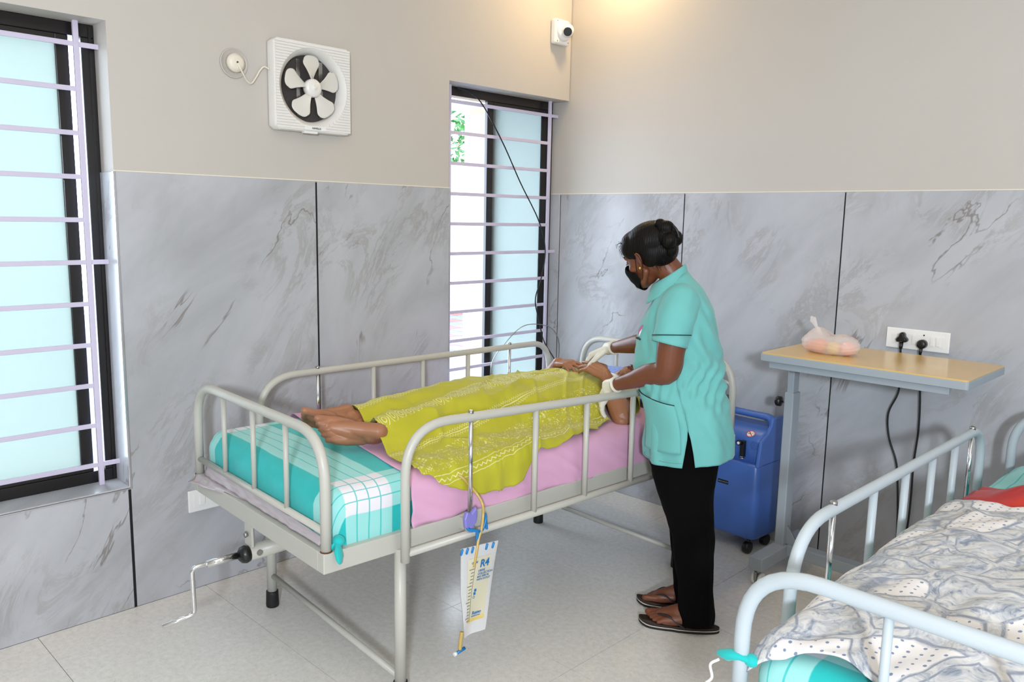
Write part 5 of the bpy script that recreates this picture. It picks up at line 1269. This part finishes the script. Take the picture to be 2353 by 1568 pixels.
for i in range(NZ + 1):
    z = lerp(0.655, 1.290, i / NZ); c_, a_, b_, cd, tl = (tsec(z, k) for k in range(1, 6))
    gap = max(0.0, (0.785 - z) / 0.13) * 0.105; ringp = []
    for k in range(NT_ + 1):
        t_ = -PI / 2 + gap + (2 * PI - 2 * gap) * k / NT_
        x, y_ = math.cos(t_), math.sin(t_); pw = 0.88
        px_ = (abs(x) ** pw) * (1 if x > 0 else -1); py_ = (abs(y_) ** pw) * (1 if y_ > 0 else -1)
        p = V3((c_ + a_ * px_, cd + b_ * py_, z + tl * a_ * px_))
        # drapery: waist folds at the back, long soft folds lower down, armpit pulls
        wst = math.exp(-((z - 0.93) / 0.07) ** 2); f = 0.0
        f += 0.011 * wst * math.sin((z - 0.3 * px_) * 95 + 2.2 * nz(px_ * 2, py_ * 2, z * 5)) * (0.35 + 0.65 * max(0, px_))
        f += 0.007 * nz(t_ * 2.4, z * 4.5, 3.0) + 0.006 * nz(t_ * 5 + z * 14, z * 8) + 0.010 * nz(px_ * 3 + z * 7, z * 3.2, 5.5) * max(0, px_ + 0.2)
        f += 0.010 * math.exp(-((z - 1.07) / 0.10) ** 2) * max(0, -py_) * math.sin(z * 52 + px_ * 16) * max(0, 0.3 + px_)
        f += 0.006 * math.exp(-((z - 0.72) / 0.10) ** 2) * math.sin(t_ * 9 + z * 6)
        f *= min(1, max(0.15, (1.27 - z) / 0.08)); p += V3((px_, py_, 0)).normalized() * f
        ringp.append(p)
    rows.append(ringp)
tun.loft(rows, closed=False)
tunic = obj('tunic', tun, M['scrub'], nurse, solid=0.003)
# sleeves
def sleeve(name, P, R_, sq):
    mb = MB(); pts = catmull(P, 6); n_ = len(pts); rr = [interp_l(i / (n_ - 1), R_) for i in range(n_)]
    b0 = len(mb.v); mb.tube(pts, rr, 40, squash=sq)
    mb.f = [f for f in mb.f if len(f) == 4]; mb.sm = [True] * len(mb.f)
    for i in range(len(mb.v)):
        p = V3(mb.v[i]); a = p + V3((1, 1, 0)).normalized() * 0.0; mb.v[i] = tuple(p + (p - pts[min(n_ - 1, i // 40)]).normalized() * (0.004 * nz(p.x * 18, p.y * 18, p.z * 26) + 0.003 * nz(p.x * 40, p.y * 40, p.z * 30)))
    o = obj(name, mb, M['scrub'], nurse, solid=0.003)
    return o, pts, rr
sl1, sp1, sr1 = sleeve('sleeve', [(-0.052, -0.055, 1.235), (-0.056, -0.095, 1.222), (-0.066, -0.125, 1.185), (-0.078, -0.143, 1.13), (-0.088, -0.150, 1.080)], [(0, 0.050), (0.25, 0.066), (0.5, 0.068), (0.8, 0.064), (1, 0.0635)], ((1, 0, 0), 0.96))
sl2, sp2, sr2 = sleeve('sleeve', [(-0.052, 0.115, 1.235), (-0.058, 0.165, 1.215), (-0.075, 0.20, 1.165), (-0.105, 0.225, 1.11), (-0.125, 0.235, 1.085)], [(0, 0.050), (0.3, 0.064), (1, 0.060)], ((1, 0, 0), 0.96))
def ringpts(c, ax, u, r, k, n=40, e=0.0035):
    ax = V3(ax).normalized(); u = V3(u); u = (u - ax * u.dot(ax)).normalized(); w_ = ax.cross(u)
    return [V3(c) + (u * math.cos(2 * PI * j / n) * k + w_ * math.sin(2 * PI * j / n)) * (r + e) for j in range(n)]
cpt = sp1[-1].lerp(sp1[-7], 0.62); ax_ = (sp1[-1] - sp1[-7])
obj('sleeve_piping', MB().tube(ringpts(cpt, ax_ + V3((0.012, 0.0, 0.0)), (1, 0, 0), 0.0652, 0.96), 0.0016, 6, True), M['piping'], nurse)
# pocket with piping, chest print
def onbody(z, t_, e=0.006):
    c_, a_, b_, cd, tl = (tsec(z, k) for k in range(1, 6)); x, y_ = math.cos(t_), math.sin(t_)
    px_ = (abs(x) ** 0.88) * (1 if x > 0 else -1); py_ = (abs(y_) ** 0.88) * (1 if y_ > 0 else -1)
    f = 0.007 * nz(t_ * 2.4, z * 4.5, 3.0)
    return V3((c_ + (a_ + e + f) * px_, cd + (b_ + e + f) * py_, z + tl * a_ * px_))
pk = [onbody(lerp(0.895, 0.868, (k / 14) ** 0.6), lerp(-2.72, -1.70, k / 14), 0.0075) for k in range(15)]
obj('pocket_piping', MB().tube(pk, 0.0017, 6), M['piping'], nurse)
pkg = MB(); pkg.grid(lambda a, b: (onbody(lerp(lerp(0.895, 0.868, a ** 0.6), 0.705, b), lerp(-2.72, -1.70, a) if True else 0, 0.0068), None), 20, 16)
obj('pocket', pkg, M['scrub'], nurse, solid=0.0025)
obj('hem_stitch', MB().tube([onbody(0.672, -PI / 2 - 0.11 - 1.4 * k / 30, 0.0048) for k in range(31)], 0.0008, 4), simple('dark_teal_seam', (86, 160, 158), 0.8), nurse)
pc_ = onbody(1.078, -2.80, 0.0075); pn = V3((math.cos(-2.72), math.sin(-2.72), 0)); px_ = V3((0, 0, 1)).cross(pn)
text_obj('chest_lettering', 're-SPiRior', 0.0115, M['ink_dark'], frame_m(pc_ - px_ * 0.002, px_, (0, 0, 1), pn), nurse, bold=True, shear=0.25, sx=1.0, ext=0.0012)
lg = onbody(1.10, -2.68, 0.0085)
obj('chest_logo', MB().tube([lg, lg + V3((0.004, -0.003, 0.010)), lg + V3((0.009, -0.004, 0.022)), lg + V3((0.014, -0.004, 0.030))], [0.002, 0.004, 0.0045, 0.002], 8, capr=True), simple('magenta_print', (176, 92, 140), 0.6), nurse)
obj('chest_logo_tail', MB().tube([lg + V3((0.003, -0.004, -0.008)), lg + V3((0.006, -0.005, 0.004)), lg + V3((0.012, -0.005, 0.016))], [0.0015, 0.003, 0.001], 8, capr=True), M['white_pl'], nurse)
# collar: a band standing round the neck with a turned-down leaf
def colf(a, b):
    t_ = lerp(-PI + 0.25, PI - 0.25, a); x, y_ = math.cos(t_), math.sin(t_)
    fr = (1 - x) / 2   # 0 at back, 1 at front
    base = V3((-0.104 + 0.050 * x, 0.03 + 0.060 * y_, 1.291 + 0.040 * x))
    out_ = V3((x * 0.6, y_, 0))
    prof = [(-0.006, -0.012), (0.0, 0.010), (0.005, 0.014), (0.013, 0.002), (0.024, -0.026)]
    q = b * 4; i = min(3, int(q)); f = q - i; o_ = lerp(prof[i][0], prof[i + 1][0], f); h = lerp(prof[i][1], prof[i + 1][1], f)
    w_ = 1 + 0.6 * fr
    p = base + out_ * (o_ * (1 + 0.5 * fr)) + V3((-0.010 * fr * b, 0, h * w_ - 0.012 * fr * b))
    return p, None
obj('collar', MB().grid(colf, 60, 16), M['scrub'], nurse, solid=0.003)
# trousers
def leg_sections(cd, dr):
    L_ = [(0.035, 0.052, 0.067, 0.066), (0.09, 0.050, 0.066, 0.066), (0.17, 0.045, 0.063, 0.066), (0.26, 0.034, 0.069, 0.068), (0.36, 0.027, 0.076, 0.072), (0.45, 0.006, 0.088, 0.080), (0.54, -0.012, 0.104, 0.090), (0.62, -0.020, 0.120, 0.098), (0.70, -0.016, 0.124, 0.100), (0.80, -0.020, 0.116, 0.090)]
    mb = MB(); rows = []
    for i in range(61):
        z = lerp(0.035, 0.80, i / 60); c_ = interp_l(z, [(l[0], l[1]) for l in L_]) + dr; a_ = interp_l(z, [(l[0], l[2]) for l in L_]); b_ = interp_l(z, [(l[0], l[3]) for l in L_])
        R_ = []
        for k in range(48):
            t_ = 2 * PI * k / 48; f = 0.006 * nz(math.cos(t_) * 2, math.sin(t_) * 2 + cd * 9, z * 9) + 0.003 * nz(t_ * 3, z * 22)
            R_.append((c_ + (a_ + f) * math.cos(t_), cd + (b_ + f) * math.sin(t_), z))
        rows.append(R_)
    mb.loft(rows); return mb
tr = leg_sections(-0.045, 0.0); obj('trouser_leg', tr, M['trousers'], nurse, solid=0.003)
tr = leg_sections(0.115, -0.018); obj('trouser_leg', tr, M['trousers'], nurse, solid=0.003)
# sandals
for hp, dd, sg in NF:
    d_ = V3(dd).normalized(); s_ = V3((0, sg, 0))
    out = []
    for k in range(40):
        a = 2 * PI * k / 40; y_ = math.cos(a); w_ = math.sin(a)
        L_ = 0.108 + 0.142 * y_; wd = 0.036 + 0.012 * max(0, y_ - 0.05) ; out.append((L_ * 1.04 - 0.004, w_ * wd + 0.004 * (y_ > 0)))
    def slab(z0_, z1_, e=1.0):
        def q(p, z): lft = 0.010 * max(0, (p[0] - 0.21) / 0.04) ** 2; return V3((hp.x, hp.y, 0)) + d_ * ((p[0] - 0.108) * e + 0.108) + s_ * p[1] * e + V3((0, 0, z + lft))
        return MB().loft([[q(p, z0_) for p in out], [q(p, z1_) for p in out]], cap=True)
    sd = obj('sandal_sole', slab(0.0, 0.009), M['sole'], nurse, bevel=0.0015)
    obj('sandal_midsole', slab(0.009, 0.0125, 0.995), M['sole_white'], sd)
    obj('sandal_footbed', slab(0.0125, 0.0225, 0.998), None or M.get('footbed') or simple('sandal_footbed', (42, 26, 16), 0.6), sd, bevel=0.0015)
    tp = hp + d_ * 0.200 + s_ * 0.016; tp.z = 0.032
    for q in (1, -1):
        e = hp + d_ * 0.085 + s_ * (0.041 * q); e.z = 0.022; m1 = hp + d_ * 0.150 + s_ * (0.034 * q + 0.004); m1.z = 0.060; m0 = hp + d_ * 0.185 + s_ * (0.016 * q + 0.012); m0.z = 0.050
        obj('sandal_strap', MB().tube(catmull([tp + V3((0, 0, 0)), m0, m1, hp + d_ * 0.115 + s_ * (0.042 * q) + V3((0, 0, 0.018)), e], 6), 0.0055, 10, squash=((0, 0, 1), 0.7)), M['strap'], sd)

# ---------------------------------------------------------------- patient (local axes: x = towards the near rail, y = towards the bed head, z = up)
pt = thing('person', 'person lying on their back under the lime green cover with folded hands and bare feet', 'person', BO, BED_ROT)
qb = MB(); HC2 = V3((0.105, 1.795, 0.754)); HF2 = V3((0.22, 0.04, 0.97)).normalized(); HU2 = V3((0, 1, 0)); HU2 = (HU2 - HF2 * HU2.dot(HF2)).normalized()
pP, pR3, pL = head(qb, HC2, HF2, HU2)
qb.tube([(0.05, 1.54, 0.765), (0.08, 1.63, 0.76), (0.10, 1.72, 0.757)], [0.060, 0.048, 0.048], 18, capr=True)
qb.tube([(0.03, 0.98, 0.775), (0.03, 1.15, 0.765), (0.03, 1.30, 0.765), (0.03, 1.44, 0.765), (0.03, 1.55, 0.760)], [0.135, 0.135, 0.135, 0.145, 0.11], 20, capr=True, squash=((0, 0, 1), 0.38))
qb.tube([(-0.15, 1.55, 0.755), (0.20, 1.56, 0.755)], [0.045, 0.045], 14, capr=True)
# near arm, far arm
EP = V3((0.378, 1.405, 0.706)); WP = V3((0.232, 1.462, 0.845))
qb.tube(catmull([(0.200, 1.590, 0.760), (0.27, 1.535, 0.735), (0.340, 1.455, 0.712), EP, EP.lerp(WP, 0.3), EP.lerp(WP, 0.7), WP], 4), [0.046, 0.046, 0.045, 0.044, 0.044, 0.043, 0.044, 0.044, 0.043, 0.043, 0.042, 0.042, 0.043, 0.045, 0.046, 0.046, 0.045, 0.043, 0.040, 0.037, 0.034, 0.032, 0.030, 0.028, 0.027], 16, capr=True)
qb.tube([EP + V3((0.004, -0.018, -0.006)), EP + V3((0.010, -0.006, -0.010))], [0.030, 0.028], 12, capr=True)
EP2 = V3((-0.24, 1.58, 0.745)); WP2 = V3((-0.070, 1.480, 0.862))
qb.tube(catmull([(-0.15, 1.57, 0.76), (-0.20, 1.59, 0.75), EP2, EP2.lerp(WP2, 0.5), WP2], 4), [0.044] * 6 + [0.042, 0.041, 0.040, 0.039, 0.038, 0.036, 0.033, 0.030, 0.028, 0.027, 0.026], 14, capr=True)
hand(qb, WP + V3((-0.010, 0.0, 0.012)), V3((-0.90, -0.02, 0.27)), V3((0.15, -0.45, 0.88)), V3((0, 0.9, 0.4)), 1.02, curl=(0.10, 0.26, 0.34, 0.42), spread=0.26, thumb=0.8)
hand(qb, WP2, V3((0.90, -0.12, 0.10)), V3((0.0, -0.2, 0.97)), V3((0, 0.95, 0.2)), 0.95, curl=(0.25, 0.35, 0.4, 0.5), spread=0.22)
# legs and feet
for (H_, D_, U_, S_, k_) in ((V3((0.150, 0.392, 0.748)), V3((-0.22, -0.91, 0.26)), V3((0.88, -0.10, 0.46)), V3((-0.6, 0, 0.8)), 1.10), (V3((0.030, 0.378, 0.748)), V3((-0.12, -0.92, 0.34)), V3((-0.62, 0.30, 0.72)), V3((0.8, 0, 0.5)), 1.04)):
    foot(qb, H_, D_, U_, S_, k_, toe_up=0.004)
for (a0_, a, b, c) in (((0.190, 0.335, 0.782), (0.178, 0.45, 0.776), (0.160, 0.66, 0.775), (0.13, 0.90, 0.785)), ((-0.005, 0.365, 0.795), (-0.01, 0.46, 0.778), (-0.03, 0.66, 0.775), (-0.04, 0.90, 0.785))):
    qb.tube([a0_, V3(a0_).lerp(V3(a), 0.5), a], [0.028, 0.031, 0.034], 14, capr=True)
    qb.tube(catmull([a, b, c, (c[0] * 0.8 + 0.01, 1.05, 0.770)], 4), [0.033, 0.034, 0.037, 0.042, 0.046, 0.047, 0.048, 0.050, 0.052, 0.054, 0.055, 0.056, 0.056], 14, capr=True)
for h0, h1 in (((0.150, 0.398, 0.772), (0.178, 0.46, 0.776)), ((0.030, 0.385, 0.772), (-0.008, 0.46, 0.776))):
    qb.tube([h0, h1], [0.024, 0.030], 12, capr=True)
qb.tube([(0.02, 1.0, 0.765), (0.03, 1.08, 0.765)], [0.11, 0.12], 16, capr=True, squash=((0, 0, 1), 0.5))
bake('body', qb, M['skin2'], pt, 0.0034, 3)
tn = simple('nail', (214, 168, 140), 0.35)
hb = MB(); hb.ell(pP(0, -0.024, 0.045), 0.082, 0.090, 0.074, pR3); hb.ell(pP(0, 0.028, 0.076), 0.064, 0.05, 0.034, pR3); hb.ell(pP(0, -0.055, 0.0), 0.072, 0.045, 0.065, pR3)
bake('hair', hb, M['hair'], pt, 0.005, 3)
for s_ in (-1, 1):
    obj('closed_eyelid', MB().ell(pP(s_ * 0.030, 0.074, 0.002), 0.013, 0.010, 0.009, pR3), M['skin2'], pt)
    obj('lashes', MB().tube([pP(s_ * 0.018, 0.083, -0.003), pP(s_ * 0.030, 0.086, -0.006), pP(s_ * 0.042, 0.080, -0.003)], 0.001, 6), M['hair'], pt)
    obj('eyebrow', MB().tube([pP(s_ * 0.014, 0.090, 0.024), pP(s_ * 0.030, 0.087, 0.030), pP(s_ * 0.050, 0.073, 0.026)], [0.002, 0.0026, 0.0012], 6), M['hair'], pt)
    obj('nostril', MB().ell(pP(s_ * 0.0065, 0.090, -0.0375), 0.0035, 0.0055, 0.002, pR3, 10, 6), M['dark'], pt)
obj('lips', MB().tube([pP(-0.021, 0.080, -0.060), pP(-0.006, 0.0895, -0.056), pP(0.006, 0.0895, -0.056), pP(0.021, 0.080, -0.060)], [0.002, 0.0045, 0.0045, 0.002], 8, capr=True).tube([pP(-0.018, 0.080, -0.063), pP(0, 0.0885, -0.066), pP(0.018, 0.080, -0.063)], [0.002, 0.005, 0.002], 8, capr=True), M['lip'], pt)
obj('neck_band', MB().tube([V3((0.088, 1.655, 0.760)) + V3((math.cos(a) * 0.053, math.sin(a) * 0.012, math.sin(a) * 0.050)) for a in np.linspace(0, 2 * PI, 29)[:-1]], 0.009, 8, True, squash=((0, 1, 0), 1.6)), M['white_pl'], pt)
# blouse
bl_ = MB(); rows = []
for i in range(41):
    v = lerp(1.12, 1.63, i / 40); hwid = interp(v, [(1.1, 0.155), (1.42, 0.185), (1.53, 0.200), (1.59, 0.15), (1.64, 0.075)]); hz = interp(v, [(1.1, 0.055), (1.4, 0.062), (1.52, 0.062), (1.64, 0.056)])
    rows.append([(0.025 + 0.05 * max(0, (v - 1.45) / 0.18) + (hwid + 0.004 * nz(v * 18, math.sin(a) * 3)) * math.cos(a), v, interp(v, [(1.1, 0.755), (1.5, 0.758), (1.62, 0.762)]) + (hz + 0.004 * nz(v * 14, a)) * math.sin(a)) for a in np.linspace(0, 2 * PI, 49)[:-1]])
bl_.loft(rows); obj('blouse', bl_, M['blouse'], pt, solid=0.003)
for pth, nm in (([(0.15, 1.58, 0.762), (0.215, 1.575, 0.758), (0.270, 1.535, 0.742), (0.300, 1.505, 0.730)], 's'), ([(-0.08, 1.56, 0.765), (-0.15, 1.57, 0.762), (-0.20, 1.585, 0.758)], 's')):
    pp = catmull(pth, 7); mb = MB(); mb.tube(pp, [lerp(0.060, 0.060, i / len(pp)) for i in range(len(pp))], 32)
    mb.f = [f for f in mb.f if len(f) == 4]; mb.sm = [True] * len(mb.f)
    for i in range(len(mb.v)):
        p = V3(mb.v[i]); c = pp[min(len(pp) - 1, i // 32)]; mb.v[i] = tuple(p + (p - c).normalized() * (0.007 * nz(p.x * 26, p.y * 26, p.z * 30) + 0.002))
    obj('blouse_sleeve', mb, M['blouse'], pt, solid=0.003)
